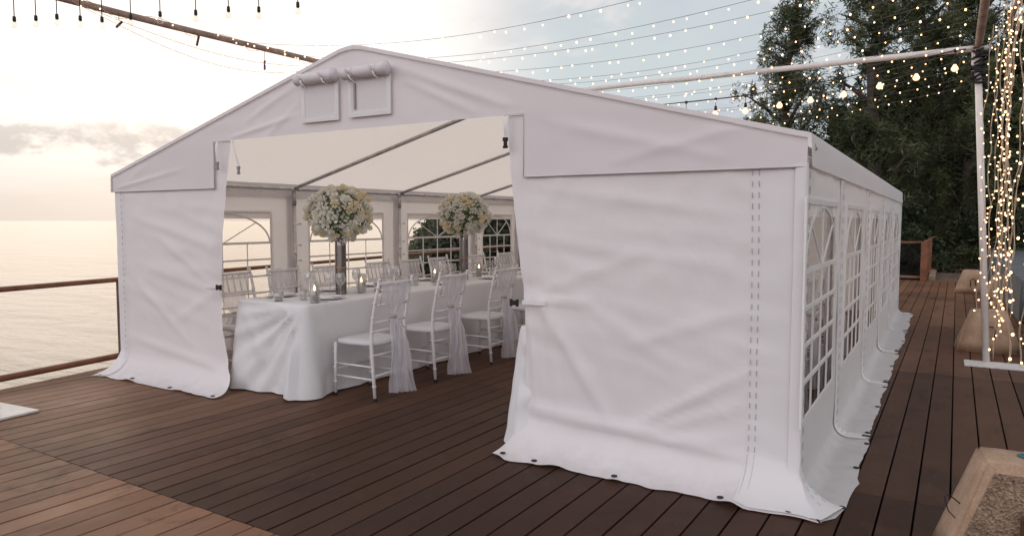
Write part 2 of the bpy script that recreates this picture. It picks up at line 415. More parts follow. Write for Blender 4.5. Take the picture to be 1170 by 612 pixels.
a = Vector((edgex(y0), y0, 0)); b = Vector((edgex(y1), y1, 0)); t = (b-a).normalized(); nn = Vector((-t.y, t.x, 0))
mb.add([a+nn*.03+Vector((0, 0, z)) for z in (-.25, .004)]+[a-nn*.0+Vector((0, 0, z)) for z in (-.25, .004)]+[b+nn*.03+Vector((0, 0, z)) for z in (-.25, .004)]+[b+Vector((0, 0, z)) for z in (-.25, .004)],
       [(0, 1, 5, 4), (2, 6, 7, 3), (1, 3, 7, 5), (0, 2, 3, 1), (4, 5, 7, 6), (0, 4, 6, 2)])
tag(mb.build('deck_edge_board', simple('light_edge_trim', (.42, .27, .18), .6, 0, .25, 6)), kind='structure')
# piles under the deck
mb = MB()
for yy in (0, 5, 10, 15): mb.tube([(edgex(yy)+.5, yy, -4), (edgex(yy)+.5, yy, -.15)], .12, 10)
tag(mb.build('deck_piles', BARK), kind='structure')

# ------------------------------------------------------------------ sea railing
rl = thing('wooden_railing', 'brown wooden two rail balustrade along the sea edge of the deck', 'railing', (edgex(2.8)-.06, 2.8, 0))
def rp(y, z): return Vector((edgex(y)-.07, y, z))
mb = MB(); mb.tube([rp(y, .84) for y in lin(-3.4, 19.4, 24)], .024, 8); mb.build('handrail', RAILW, rl, True, True)
mb = MB(); mb.tube([rp(y, .085) for y in lin(-3.4, 19.4, 24)], .030, 8); mb.build('bottom_rail', RAILW, rl, True, True)
for y in (-3.4, -1.3, 1.3, 3.99, 6.48, 9.1, 11.7, 14.3, 16.9, 19.4):
    mb = MB(); mb.box(rp(y, .39), (.030, .030, .47)); mb.build('post', RAILP, rl, False, True)

# ------------------------------------------------------------------ the marquee
TX0, TX1, TY0, TY1 = -6.60, -.585, 3.74, 12.38
RX = (TX0+TX1)/2; EV = 1.835; RG = 2.642; VB = 1.683
def roofz(x):
    d = abs(x-RX)/((TX1-TX0)/2); z = RG-(RG-EV)*d
    k = .045
    if d < k: z -= (RG-EV)*k*.5*(1-(d/k))**2*1.0
    return z
tent = thing('marquee_tent', 'large white frame tent with arched windows and open front, set on the wooden deck', 'tent', (RX, TY0, 0))
CR = []   # creases on the front wall: x0,z0,x1,z1,amp,width
def crease(cr, x, z):
    s = 0
    for x0, z0, x1, z1, amp, w in cr:
        dx, dz = x1-x0, z1-z0; L2 = dx*dx+dz*dz
        t = ((x-x0)*dx+(z-z0)*dz)/L2
        tt = min(1, max(0, t)); px, pz = x0+dx*tt, z0+dz*tt
        dd = math.hypot(x-px, z-pz); w = w*.60
        if dd > w*4: continue
        fade = math.sin(PI*min(1, max(0, .12+.76*tt)))**.7
        s += amp*fade*math.exp(-(dd/w)**2)
    return s
def wrink(x, z, seed=0):
    a = x*.5+z*1.2; b = x*1.0-z*.45
    w = .007*ns(a*1.2+seed, b*3.6, seed)+.004*ns(a*3+9, b*9, seed+4)+.0016*ns(a*7, b*26, seed)
    w += .006*ns(x*.8+seed, z*8.5, 7+seed)*sstep(.1, .9, z)
    r = 1-abs(ns(a*2.1+31+seed, b*2.6+3, seed))*2.2
    return w+.007*max(0, r)**3
def down_profile(zt, zb=.20, n=34, flare=.22, m=10):
    """list of (z, outward offset): vertical then a quarter curve along the ground"""
    L_ = [(z, 0.) for z in lin(zt, zb, n)]
    for i in range(1, m+1):
        t = i/m; L_.append((zb*(1-math.sin(t*PI/2))*(1 if t < 1 else 1)+.006, flare*(t**1.6)))
    return L_
# --- front curtains
def interp(tab, z):
    if z >= tab[0][0]: return tab[0][1]
    for (z0, v0), (z1, v1) in zip(tab[:-1], tab[1:]):
        if z >= z1: return v0+(v1-v0)*(z0-z)/(z0-z1)
    return tab[-1][1]
EL = [(2.06, -4.93), (1.58, -5.02), (1.07, -5.10), (.86, -5.145), (.5, -5.13), (.2, -5.08), (.08, -4.98), (0, -4.90)]
ER = [(2.067, -2.325), (1.7, -2.287), (1.377, -2.243), (1.0, -2.205), (.6, -2.205), (.25, -2.21), (.1, -2.25), (0, -2.30)]
def front_panel(name, left, cr, seed):
    us = lin(0, 1, 34 if left else 80)
    prof = [(t, ) for t in lin(0, 1, 40)]
    def fn(u, t):
        if t <= 1: w = t; fl = 0
        zt = 2.06
        if t <= 1:
            zz = zt+(.20-zt)*t; off = 0
        else:
            q = t-1; zz = .20*(1-math.sin(q*PI/2))+.007; off = .22*q**1.7
        if left: xa, xb = TX0-(.03*(t-1) if t > 1 else 0), interp(EL, zz)
        else: xa, xb = interp(ER, zz), TX1
        x = xa+(xb-xa)*u
        top = min(zt, roofz(x)-.05)
        if zz > top: zz = top
        y = TY0+.016-off
        w = .62*wrink(x, zz, seed)+(.75 if left else .85)*crease(cr, x, zz)+.0040*ns(x*.8, (zz+.24*x)*13, seed)*sstep(.25, .6, zz)
        edge = (1-u) if left else u       # free edge softness
        fe = sstep(0, .12, u if left else 1-u)
        y -= w*min(1, (2.06-zz)/.5)*(.35+.65*fe)*1.25
        inner = (1-u) if left else u
        y += .05*math.exp(-(inner/.05)**2)*sstep(.9, 1.6, 2.3-zz)*.8
        if t > 1:
            q = t-1
            zz += q*max(0, .034*ns(x*4+seed, 2.2, seed)+.014*ns(x*11, 1, seed))
            y -= q*(.050*ns(x*3.1+seed, 8)+.02*ns(x*9, seed))
            y -= q*.05*math.exp(-(min(u, 1-u)/.05)**2)
            if not left:
                k_ = math.exp(-((1-u)/.06)**2); x += .13*q**1.65*k_; y += .03*q*k_
        return (x, y, zz)
    ts = lin(0, 1, 64)+lin(1.07, 2, 14)
    mb = MB(); mb.grid(fn, us, ts)
    return mb.build(name, FAB, tent, True, True), fn
crL = [(-6.3, 1.45, -5.2, 1.2, .012, .05), (-6.1, 1.0, -5.2, .82, .010, .05), (-6.35, .9, -5.5, .35, .014, .06), (-5.15, .85, -5.9, 1.25, .01, .04),
       (-5.16, .84, -5.7, .55, .014, .045), (-6.4, .35, -5.0, .17, .022, .06), (-5.2, 1.7, -5.12, .3, .012, .035), (-6.38, 1.6, -6.42, .2, .01, .03)]
crR = [(-2.15, 1.7, -1.95, .25, .010, .05), (-2.2, .27, -.86, .19, .034, .060), (-1.5, .24, -.86, .62, .020, .035), (-1.45, .22, -.86, .45, .014, .030), (-1.6, .25, -2.1, .95, .020, .07),
       (-1.3, .2, -.86, .28, .014, .03), (-2.2, .92, -1.75, .95, .016, .03), (-2.18, .95, -1.4, 1.25, .009, .05), (-2.1, 1.62, -.9, 1.45, .008, .05),
       (-2.1, 1.30, -.95, 1.18, .008, .06), (-.86, .95, -1.5, .72, .010, .05), (-.8, .75, -.62, .5, .012, .03), (-.79, .35, -.6, .2, .014, .04), (-.8, 1.5, -.62, 1.15, .010, .04),
       (-2.29, 1.75, -2.12, .3, .014, .03), (-1.9, 1.0, -1.2, .6, .008, .07)]
pL, fL = front_panel('front_curtain', True, crL, 3)
pR, fR = front_panel('front_curtain', False, crR, 11)
tag(pL, 'narrow left front curtain'); tag(pR, 'wide right front curtain')
def on_panel(fn, u, z, out=.004):
    """point on the panel at height z"""
    t = (2.06-z)/(2.06-.20) if z > .2 else 1+(.2-z)/.2
    x, y, zz = fn(u, t); return Vector((x, y-out, zz))
# corner flap strips with dashed stitching
def strip_on(fn, u0, u1, zt, out, name, par):
    mb = MB(); us = lin(u0, u1, 5); ts = lin((2.06-zt)/1.86, 1, 50)+lin(1.06, 1.93, 12)
    def g(u, t):
        x, y, z = fn(u, t); e = 1 if u0+1e-6 < u < u1-1e-6 else 0
        q = max(0, t-1)
        return (x, y-out*(.25+.75*e)-q*.004, z+q*.006)
    mb.grid(g, us, ts); return mb.build(name, STRIP, par, True, True)
def dashes(pts_fn, zs, r=.0022):
    mb = MB()
    for a, b in zip(zs[0::2], zs[1::2]):
        mb.tube([pts_fn(a), pts_fn((a+b)/2), pts_fn(b)], r, 5)
    return mb
def uofx(fn, x, z):
    t = (2.06-z)/1.86; a = fn(0, t)[0]; b = fn(1, t)[0]; return (x-a)/(b-a)
sR = strip_on(fR, uofx(fR, -.845, 1), 1.0, 1.70, .006, 'corner_flap', tent)
for xx in (-.835, -.803):
    st = dashes(lambda t: (lambda p: (p[0], p[1]-.0085, p[2]))(fR(uofx(fR, xx, 1), t)), lin(.205, 1.85, 108))
    st.build('stitching', STITCH, sR, False).location = (0, 0, 0)
sL = strip_on(fL, 0.0, .085, 1.70, .006, 'corner_flap', tent)
st = dashes(lambda t: (lambda p: (p[0], p[1]-.0085, p[2]))(fL(.068, t)), lin(.205, 1.85, 108), .002)
st.build('stitching', STITCH, sL)
for fn, us_ in ((fL, (.03, .30, .62, .955)), (fR, (.035, .165, .46, .955, .80))):
    for u in us_:
        p = Vector(fn(u, 1.90)); mb = MB(); mb.lathe([(.0001, .0), (.017, .0), (.017, .004), (.0001, .0045)], (p.x, p.y, p.z+.002), 14)
        mb.build('eyelet', BLACKP, tent, False, True)
# --- gable
def gable():
    mb = MB()
    crG = [(-3.2, 2.45, -2.3, 2.12, .012, .05), (-3.1, 2.35, -2.55, 2.10, .010, .04), (-3.15, 2.5, -2.6, 2.4, .007, .05), (-4.15, 2.2, -4.9, 2.08, .010, .03), (-4.1, 2.3, -4.5, 2.05, .008, .03),
           (-2.0, 2.0, -1.0, 1.75, .008, .06), (-1.6, 1.75, -.7, 1.95, .007, .05), (-4.15, 2.42, -4.7, 2.2, .009, .04), (-6.5, 1.72, -5.6, 1.85, .008, .03), (-6.5, 1.70, -6.1, 1.9, .007, .03)]
    def fn(x0, x1, zb):
        def g(x, t):
            zt = roofz(x)-.004; zbb = zb
            z = zbb+(zt-zbb)*t
            fade = min(1, (1-t)*6)
            return (x, TY0-(.35*wrink(x, z, 21)+crease(crG, x, z))*fade, z)
        return g
    for x0, x1, zb, n in ((TX0, -5.125, VB, 20), (-5.125, -2.19, 2.062, 90), (-2.19, TX1, VB, 40)):
        mb.grid(fn(x0, x1, zb), lin(x0, x1, n), lin(0, 1, 26))
    return mb.build('gable_panel', GABLE, tent, True, True)
gab = gable()
# hem lines along the valance edge
mb = MB()
for x0, x1, zb in ((TX0, -5.125, VB), (-2.19, TX1, VB)):
    mb = MB(); mb.tube([(x, TY0-.004-.35*wrink(x, zb, 21), zb) for x in lin(x0, x1, 30)], .0035, 6)
    mb.build('valance_hem', STITCH, gab, True)
for p, q in (((-5.125, VB), (-5.125, 2.06)), ((-2.19, VB), (-2.19, 2.06)), ((-5.125, 2.062), (-4.93, 2.062)), ((-2.33, 2.062), (-2.19, 2.062))):
    mb = MB(); mb.tube([(p[0], TY0-.006, p[1]), (q[0], TY0-.006, q[1])], .002, 6); mb.build('valance_hem', STITCH, gab, True)
# --- roof
POSTS_L = [TY0+.05, 5.83, 7.72, 9.62, 11.0, TY1]; POSTS_R = [TY0, 5.10, 6.90, 8.62, 10.3, TY1]
def roof():
    mb = MB(); ys = lin(TY0-.012, TY1, 60)
    xs = lin(TX0-.01, TX1+.01, 90)
    def g(x, y):
        d = min(abs(y-p) for p in POSTS_L); sag = .018*math.sin(min(1, d/.95)*PI/2)*math.sin(PI*min(1, abs(x-RX)/3.0))
        return (x, y, roofz(min(max(x, TX0), TX1))+.012-sag*1.0+.004*ns(x*2, y*2, 5))
    mb.grid(g, xs, ys); top = mb.build('roof_cover', ROOF, tent, True, True)
    for X, s in ((TX0-.01, -1), (TX1+.01, 1)):      # side valances
        mb = MB(); mb.grid(lambda y, t: (X+s*(.004+.010*(t**.5))+s*.006*ns(y*5, t*2, 3)*t, y, EV+.012-(EV-VB+.012)*t), ys, lin(0, 1, 8)); mb.build('side_valance', GABLE, tent, True, True)
    # front lip folded over the gable edge
    mb = MB(); mb.grid(lambda x, t: (x, TY0-.014, roofz(min(max(x, TX0), TX1))+.012-.026*t), xs, lin(0, 1, 3)); mb.build('edge_trim', GABLE, tent, True, True)
    return top
rf = roof()
mb = MB(); mb.tube([(x, TY0-.0165, roofz(x)-.020) for x in lin(TX0, TX1, 90)], .0013, 5); mb.build('lip_seam', STITCH, rf)
# small hook on the eave corner
mb = MB(); mb.tube([(TX1+.016, TY0+.10, 1.80), (TX1+.03, TY0+.10, 1.785), (TX1+.022, TY0+.10, 1.77)], .006, 6); mb.build('eave_hook', STEEL, tent, True, True)

# --- gable vents with rolled flaps
def vent(x0, x1, z0, z1, strap):
    yy = TY0-.022; ft = .034
    f = MB(); w = x1-x0; h = z1-z0
    f.box(((x0+x1)/2, yy, z0+ft/2), (w/2, .006, ft/2)); f.box((x0+ft/2, yy, (z0+z1)/2+ft/2), (ft/2, .0055, h/2-ft/2)); f.box((x1-ft/2, yy, (z0+z1)/2+ft/2), (ft/2, .0055, h/2-ft/2))
    fo = f.build('gable_vent', PVCW, tent, False, True)
    m = MB(); m.box(((x0+x1)/2, yy+.001, (z0+z1)/2), (w/2-ft*.6, .003, h/2-ft*.4)); m.build('mesh_screen', VENTM, fo)
    r = MB(); n = 26; pts = []; rad = []
    for i in range(n):
        t = i/(n-1); x = x0-.018+(w+.036)*t
        rr = .040+.006*ns(t*9, x*3)
        for c in (.24, .76): rr -= .010*math.exp(-((t-c)/.03)**2)
        if t < .07 or t > .93: rr = .046
        pts.append((x, yy-.040, z1+.03+.004*ns(t*5, 2))); rad.append(rr)
    rad[0] = .022; rad[-1] = .022
    r.tube(pts, rad, 18); r.build('rolled_flap', GABLE, fo, True)
    for c in (.24, .76):
        t_ = MB(); xx = x0-.018+(w+.036)*c
        t_.tube([(xx+.042*math.cos(a)*.1, yy-.040+.030*math.cos(a), z1+.03+.030*math.sin(a)) for a in lin(0, 2*PI, 16)], .005, 6, False)
        t_.tube([(xx, yy-.088, z1+.01), (xx+.015, yy-.085, z1-.02), (xx+.045, yy-.062, z1-.05)], [.006, .005, .002], 6)
        t_.tube([(xx, yy-.088, z1+.02), (xx-.03, yy-.09, z1+.05), (xx-.05, yy-.07, z1+.058)], [.006, .006, .002], 6)
        t_.build('tie_tape', GABLE, fo, True)
    if strap:
        s = MB(); s.box((x0+.066, yy-.009, (z0+z1)/2+.01), (.008, .004, h/2-.045)); s.build('zip_strap', GREYP, fo)
def ventmat():
    m = Mat('vent_mesh_screen'); v = m.coord()
    vo = m.n('ShaderNodeTexVoronoi'); m.l(v, vo.inputs['Vector']); vo.inputs['Scale'].default_value = 95; vo.inputs['Randomness'].default_value = .15
    m.l(m.mix(m.rng(vo.outputs['Distance'], .2, .5), (.62, .59, .60), (.78, .75, .76)), m.p.inputs['Base Color']); m.p.inputs['Roughness'].default_value = .7
    return m.m
VENTM = ventmat()
vent(-4.066, -3.698, 2.133, 2.410, False); vent(-3.600, -3.215, 2.138, 2.405, True)

# --- hanging door straps and tie backs
def strap(x, y, z0, z1, dx, buck, nm='door_strap'):
    mb = MB(); mb.grid(lambda s, t: (x+dx*t+s, y-.012*math.sin(PI*t), z0+(z1-z0)*t), [-.013, .013], lin(0, 1, 8))
    o = mb.build(nm, STRIP, tent, True, True)
    b = MB(); b.box((x+dx, y-.008, z1-.018), (.017, .008, .012), bev=.003); b.box((x+dx, y-.008, z1-.045), (.011, .007, .018), bev=.003); b.box((x+dx, y-.008, z1-.064), (.017, .007, .008), bev=.003)
    b.build('buckle', buck, o)
strap(-2.292, TY0-.03, 2.055, 1.93, -.006, BLACKP)
strap(-5.045, TY0-.03, 2.055, 1.90, .010, GREYP)
strap(-4.905, TY0+.02, 2.055, 1.86, .065, GREYP)
def tieband(fn, u_in, u_out, z, xb, nm='tie_back'):
    pts = [fn(u, (2.06-z)/1.86) for u in lin(u_in, u_out, 8)]
    mb = MB(); mb.grid(lambda i, s: (pts[int(i)][0], pts[int(i)][1]-.010-.012*(1 if i < 6 else 0), z+s+.006*i*(1 if u_out > u_in else -1)*.2), list(range(8)), [-.014, 0, .014])
    o = mb.build(nm, STRIP, tent, True, True)
    b = MB(); b.box((xb, TY0-.005, z-.005), (.018, .012, .014), bev=.003); b.box((xb-.022, TY0-.005, z-.005), (.006, .010, .022), bev=.002); b.box((xb+.022, TY0-.005, z-.005), (.006, .010, .022), bev=.002)
    b.build('buckle', BLACKP, o)
tieband(fL, 1.0, .88, .875, -5.105); tieband(fR, 0.0, .11, .92, -2.255)

# --- side walls with arched windows
ZW0, ZSILL, ZW1 = .42, 1.17, 1.505
def window(X, s, a, b, par):
    """white strip frame, mullions and fan; pane as a child"""
    f = MB(); xo = X+s*.006
    def bar(p, q, w=.022, dpt=.005):
        p = Vector((xo, *p)); q = Vector((xo, *q)); t = (q-p); L_ = t.length; t.normalize()
        ang = math.atan2(t.z, t.y); f.box((p+q)/2, (dpt, L_/2, w/2), Matrix.Rotation(ang, 3, 'X'))
    e = .014
    bar((a, ZW0-e), (b, ZW0-e), .030, .0060); bar((a, ZW1+e), (b, ZW1+e), .030, .0060)
    bar((a-e, ZW0-.029), (a-e, ZW1+.029), .028, .0056); bar((b+e, ZW0-.029), (b+e, ZW1+.029), .028, .0056)
    hs = [ZSILL-(ZSILL-ZW0)*k/4 for k in range(4)]
    for i, z in enumerate(hs): bar((a, z), (b, z), .020 if i else .026, .0052)
    for k in (1, 2, 3):
        y = a+(b-a)*k/4; bar((y, ZW0), (y, ZSILL), .009, .0048)
    c = (a+b)/2; R = (b-a)/2-.01; H = ZW1-ZSILL-.01
    arc = [(c+R*math.cos(t), ZSILL+H*math.sin(t)) for t in lin(0, PI, 25)]
    for k, (p, q) in enumerate(zip(arc[:-1], arc[1:])): bar(p, q, .017, .0042+.0004*(k % 2))
    bar((c, ZSILL), (c, ZW1), .010, .0038)
    for t in (PI/4, 3*PI/4): bar((c, ZSILL), (c+R*math.cos(t), ZSILL+H*math.sin(t)), .011, .0034)
    fo = f.build('window', PVCW, par)
    p = MB(); ins = .0
    p.grid(lambda y, z: (X-s*.002+.006*ns(y*1.4, z*1.4, X), y, z), lin(a-.01, b+.01, 12), lin(ZW0-.01, ZW1+.01, 12)); p.build('pane', PANE, fo, True)
def bend(q, r=.085, flat=.125, lift=.006):
    if q <= .5: a = q/.5*PI/2; return r*(1-math.sin(a))+lift, r*(1-math.cos(a))
    return lift, r+flat*(q-.5)/.5
def side_wall(X, s, posts, wins, skirt=.21):
    for k in range(5):
        a, b = posts[k], posts[k+1]; wa, wb = wins[k]
        ys = sorted(set(lin(a, wa, 6)+lin(wa, wb, 16)+lin(wb, b, 6)))
        ts_z = lin(1.72, ZW1, 8)+lin(ZW1, ZW0, 18)[1:]+lin(ZW0, .091, 10)[1:]
        rows = [(z, 0) for z in ts_z]+[(bend(q)[0], q) for q in lin(.06, 1, 16)]
        def fn(y, i):
            z, q = rows[int(i)]
            dwy = max(wa-y, y-wb, 0); dwz = max(ZW0-z, z-ZW1, 0); dw = max(dwy, dwz)
            w = (1.2*wrink(y, z, 40+k+X)+.012*math.sin(y*9+z*3)*sstep(1.5, 1.7, z)*.6)*min(1, dw/.12)
            x = X+s*(w*.8+(bend(q)[1] if q else 0)*skirt/.21*(1-(.38*math.exp(-((y-a)/.05)**2) if k == 0 else 0))+q*.03*ns(y*2.4, X, 2)+q*.012*ns(y*9, 3))
            return (x, y-(.20*q**1.65*math.exp(-((y-a)/.14)**2) if k == 0 else 0), z+q*max(0, .018*ns(y*4, X*2)))
        mb = MB(); mb.grid(fn, ys, list(range(len(rows))), lambda y, i: wa < y < wb and ZW0 < rows[int(i)][0] < ZW1 and ZW0 < rows[int(i)+1][0]+.001 < ZW1)
        w = mb.build('side_wall', SIDE, tent, True, True)
        window(X, s, wa, wb, w)
        for yy in (a+.12, (a+b)/2, b-.15):
            e = MB(); p = fn(yy, len(rows)-1.01+.0); p = fn(yy, len(rows)-2); e.lathe([(.0001, 0), (.016, 0), (.016, .004), (.0001, .0045)], (p[0], p[1], p[2]+.002), 12); e.build('eyelet', BLACKP, w)
    if s == 1:
        prof = [(z, 0) for z in lin(1.70, .15, 42)]+[(.15*(1-math.sin(q*PI/2))+.012, q) for q in lin(.08, 1, 12)]
        def cg(u, i):
            z, q = prof[int(i)]
            e = math.sqrt(max(0, 1-abs(u)**3))*.007+.001
            bx = .13+.075*max(0, u); by = -.20+.15*max(0, u)
            return (X+min(0, u)*.055+e+bx*q**1.6, posts[0]+max(0, u)*.075-(e if u < .5 else 0)+by*q**1.65, z+e*q)
        mb = MB(); mb.grid(cg, lin(-1, 1, 17), list(range(len(prof)))); fl = mb.build('wall_flap', STRIP, tent, True, True)
        for u in (.45, .8):
            st = MB()
            for i in range(1, 50, 2): st.tube([Vector(cg(u, i))+Vector((.002, 0, .001)), Vector(cg(u, i+1))+Vector((.002, 0, .001))], .0013, 4)
            st.build('stitching', STITCH, fl)
    for k in range(1, 6):          # overlap flaps at every post
        y = posts[k]+(.02 if k == 0 else 0); hw = .065 if k else .05
        if k == 5: y -= .05
        prof = [(z, 0) for z in lin(1.70, .095, 44)]+[(bend(q)[0]+.005, q) for q in lin(.06, .92, 14)]
        us = lin(-1, 1, 9)
        def g(u, i):
            z, q = prof[int(i)]
            bul = .009*math.sqrt(max(0, 1-abs(u)**2.2))+.002+.004*ns(z*1.3, k*3, u)
            ww = hw*(1+.10*ns(z*2.2, k, 1))*(1-.35*sstep(.6, 1, q))
            return (X+s*(bul*(1-.5*q)+.004*ns(z*3, u, k)+(bend(q)[1] if q else 0)*skirt/.21+.004), y+u*ww+.03*ns(z*1.1, k*2.7)*.4+.02*q*ns(k, 4), z+bul*q*.7)
        mb = MB(); mb.grid(g, us, list(range(len(prof)))); fl = mb.build('wall_flap', STRIP, tent, True, True)
        st = MB()
        for u in (-.35, .35) if k else (.0, .6):
            for i in range(1, 50, 2):
                if i+1 < len(prof): st.tube([Vector(g(u, i))+Vector((s*.002, 0, .001)), Vector(g(u, i+1))+Vector((s*.002, 0, .001))], .0011, 4)
        st.build('stitching', STITCH, fl)
        if k:
            e = MB(); p = g(0, len(prof)-1); e.box((p[0]+s*.0, p[1]-.01, .022), (.03, .006, .004)); e.build('peg_slot', BLACKP, fl)
WR = [(3.72, 4.86), (5.40, 6.52), (7.22, 8.24), (8.98, 9.94), (10.72, 11.86)]
WL = [(4.25, 5.53), (6.12, 7.43), (7.98, 9.37), (9.92, 10.82), (11.2, 12.15)]
side_wall(TX1, 1, POSTS_R, WR); side_wall(TX0, -1, POSTS_L, WL, .18)
# --- back wall
mb = MB(); rows = lin(0, 1, 40)
mb.grid(lambda x, t: (x, TY1-.012+wrink(x, 2.6*(1-t), 60)*1.2, max(.0, (roofz(x)-.02)*(1-t))+.012), lin(TX0, TX1, 80), rows); mb.build('back_wall', SIDE, tent, True, True)
# --- tubular frame
for k, (yl, yr) in enumerate(zip(POSTS_L, POSTS_R)):
    yl = yl if k else TY0+.10; yr = yr if k else TY0+.10
    if k == 5: yl -= .08; yr -= .08
    for X, y, s in ((TX0+.06, yl, 1), (TX1-.06, yr, -1)):
        mb = MB(); mb.tube([(X, y, .012), (X, y, 1.76)], .021, 12); mb.box((X, y, .008), (.06, .06, .007)); mb.tube([(X, y, 1.60), (X, y, 1.79)], .026, 12)
        lg = mb.build('leg', STEEL, tent, True, True)
        bt = MB()
        for z in (1.69, 1.63): bt.tube([(X, y-.04, z), (X, y+.04, z)], .006, 6)
        bt.build('joint_bolt', STEEL, lg)
        if s == 1 and 0 < k < 4:
            for z in (1.38, 1.13, .95):
                bb = MB(); bb.tube([(X+.025*math.cos(a), y+.03+.04*math.sin(a), z+.01*math.sin(2*a)) for a in lin(0, 2*PI, 14)], .0035, 5, False); bb.sphere((X+.02, y+.075, z), .013)
                bb.build('bungee_ball', POLEW, lg, True)
            bb = MB(); bb.tube([(X, y, 1.02), (X, y, 1.07)], .025, 12); bb.build('clamp_sleeve', POLEW, lg, True)
    e0 = roofz(TX0)-.045; r0 = RG-.075
    for X, y, x2 in ((TX0+.05, yl, RX), (TX1-.05, yr, RX)):
        mb = MB(); mb.tube([(X, y, e0), (x2, (yl if x2 == RX else y), r0)], .021, 12); mb.build('rafter', STEEL, tent, True, True)
    mb = MB(); mb.sphere((TX0+.06, yl, e0), .033, 10, 8); mb.sphere((TX0+.10, yl-.05, e0-.01), .022, 8, 6); mb.sphere((TX0+.10, yl+.05, e0-.01), .022, 8, 6); mb.build('corner_joint', STEEL, tent, True, True)
for X in (TX0+.05, TX1-.05):
    mb = MB(); mb.tube([(X, TY0+.1, EV-.045), (X, TY1-.08, EV-.045)], .021, 12); mb.build('eave_tube', STEEL, tent, True, True)
mb = MB(); mb.tube([(RX, TY0+.1, RG-.07), (RX, TY1-.08, RG-.07)], .021, 12); mb.build('ridge_tube', STEEL, tent, True, True)
for y in (4.9, 5.3, 6.45, 7.1, 8.3, 8.85, 9.2, 10.2):
    bb = MB(); X = TX0+.05; z = EV-.045
    bb.tube([(X+.026*math.cos(a), y+.02*math.sin(a)*.3, z+.03*math.sin(a)) for a in lin(0, 2*PI, 14)], .0035, 5, False); bb.sphere((X+.03, y+.03, z-.035), .014)
    bb.build('bungee_ball', POLEW, tent, True, True)

# ------------------------------------------------------------------ tables
def tablecloth(x0, x1, y0, y1, zt, label, seed):
    cx, cy = (x0+x1)/2, (y0+y1)/2; hx, hy = (x1-x0)/2, (y1-y0)/2; rc = .05
    # perimeter of a rounded rectangle
    P = []
    def seg(a, b, n): P.extend([(a[0]+(b[0]-a[0])*i/n, a[1]+(b[1]-a[1])*i/n, None) for i in range(n)])
    def arc(c, a0, n=7): P.extend([(c[0]+rc*math.cos(a0+PI/2*i/n), c[1]+rc*math.sin(a0+PI/2*i/n), (math.cos(a0+PI/2*i/n), math.sin(a0+PI/2*i/n))) for i in range(n)])
    nl = int((y1-y0)*26); nw = 30
    arc((hx-rc, hy-rc), 0); seg((hx-rc, hy), (-hx+rc, hy), nw); arc((-hx+rc, hy-rc), PI/2); seg((-hx, hy-rc), (-hx, -hy+rc), nl); arc((-hx+rc, -hy+rc), PI); seg((-hx+rc, -hy), (hx-rc, -hy), nw); arc((hx-rc, -hy+rc), 3*PI/2); seg((hx, -hy+rc), (hx, hy-rc), nl)
    Q = []
    for x, y, nn in P:
        if nn is None:
            if abs(abs(x)-hx) < 1e-4: nn = (math.copysign(1, x), 0)
            else: nn = (0, math.copysign(1, y))
        Q.append((x, y, nn))
    n = len(Q); V = []; F = []
    rings = [(zt, -.012), (zt-.004, -.003), (zt-.014, .003)]+[(zt-.014-(zt-.02)*t, None) for t in lin(.03, 1, 24)]
    s = 0; S = []
    for i in range(n):
        S.append(s); s += math.hypot(Q[(i+1) % n][0]-Q[i][0], Q[(i+1) % n][1]-Q[i][1])
    for z, off in rings:
        for i, (x, y, nn) in enumerate(Q):
            o = off
            if o is None:
                t = (zt-z)/zt
                fr = 1.0 if y < -hy+.001 else .45
                cd = math.hypot(abs(x)-hx, abs(y)-hy)       # distance to a corner: the fold gathers there
                u = S[i]
                f = .5*math.sin(u*10.5+seed+2.2*ns(u*1.3, seed))+.5*ns(u*4.5, t*1.2, seed)+.35*ns(u*11, t*2, seed+2)
                o = .004+t*(.05+.045*f)*fr+.085*t*math.exp(-(cd/.16)**2)+.012*t*ns(u*7, t*6, seed)
                o += .016*math.exp(-((cd-.10-.45*t)/.05)**2)*sstep(0, .15, t)
                if y < -hy+.001:          # folds radiating from the right-hand top corner
                    an = math.atan2(zt-z+.03, hx-x+.02); rr_ = math.hypot(zt-z, hx-x)
                    o += (.016*math.sin(an*17+seed+2*ns(an*3, rr_*2))+.010*math.sin(an*31+3*rr_))*sstep(.02, .25, rr_)*(1-.4*sstep(.5, 1., rr_))
                else: o += .010*t*math.sin(u*7.3+2*ns(u*2, 1))
            px, py = x+nn[0]*o, y+nn[1]*o
            zz = z
            if z == rings[-1][0]: zz = .012+.012*max(0, ns(S[i]*5, seed))
            V.append((cx+px, cy+py, zz))
    m = len(rings)
    F += [(r*n+i, (r+1)*n+i, (r+1)*n+(i+1) % n, r*n+(i+1) % n) for r in range(m-1) for i in range(n)]
    # top
    F.append(tuple(range(n)))
    o = link('tablecloth', V, F, CLOTH, smooth=True)
    return tag(o, label, 'tablecloth')
def table(x0, x1, y0, y1, zt, label):
    t = thing('banquet_table', label, 'table', ((x0+x1)/2, (y0+y1)/2, 0))
    mb = MB(); mb.box((0, 0, zt-.035), ((x1-x0)/2-.02, (y1-y0)/2-.02, .015)); mb.build('tabletop', simple('plywood', (.4, .3, .2)), t)
    for sx in (-1, 1):
        for yy in lin(-(y1-y0)/2+.25, (y1-y0)/2-.25, 4):
            mb = MB(); mb.tube([(sx*((x1-x0)/2-.12), yy, 0), (sx*((x1-x0)/2-.12), yy, zt-.05)], .014, 8); mb.build('leg', STEEL, t)
    return t
TZ = .752
table(-5.14, -4.30, 3.93, 9.9, TZ, 'long banquet table hidden under the white cloth, in the middle of the tent')
tablecloth(-5.14, -4.30, 3.93, 9.9, TZ, 'white floor length tablecloth on the long banquet table with flowers', 3)
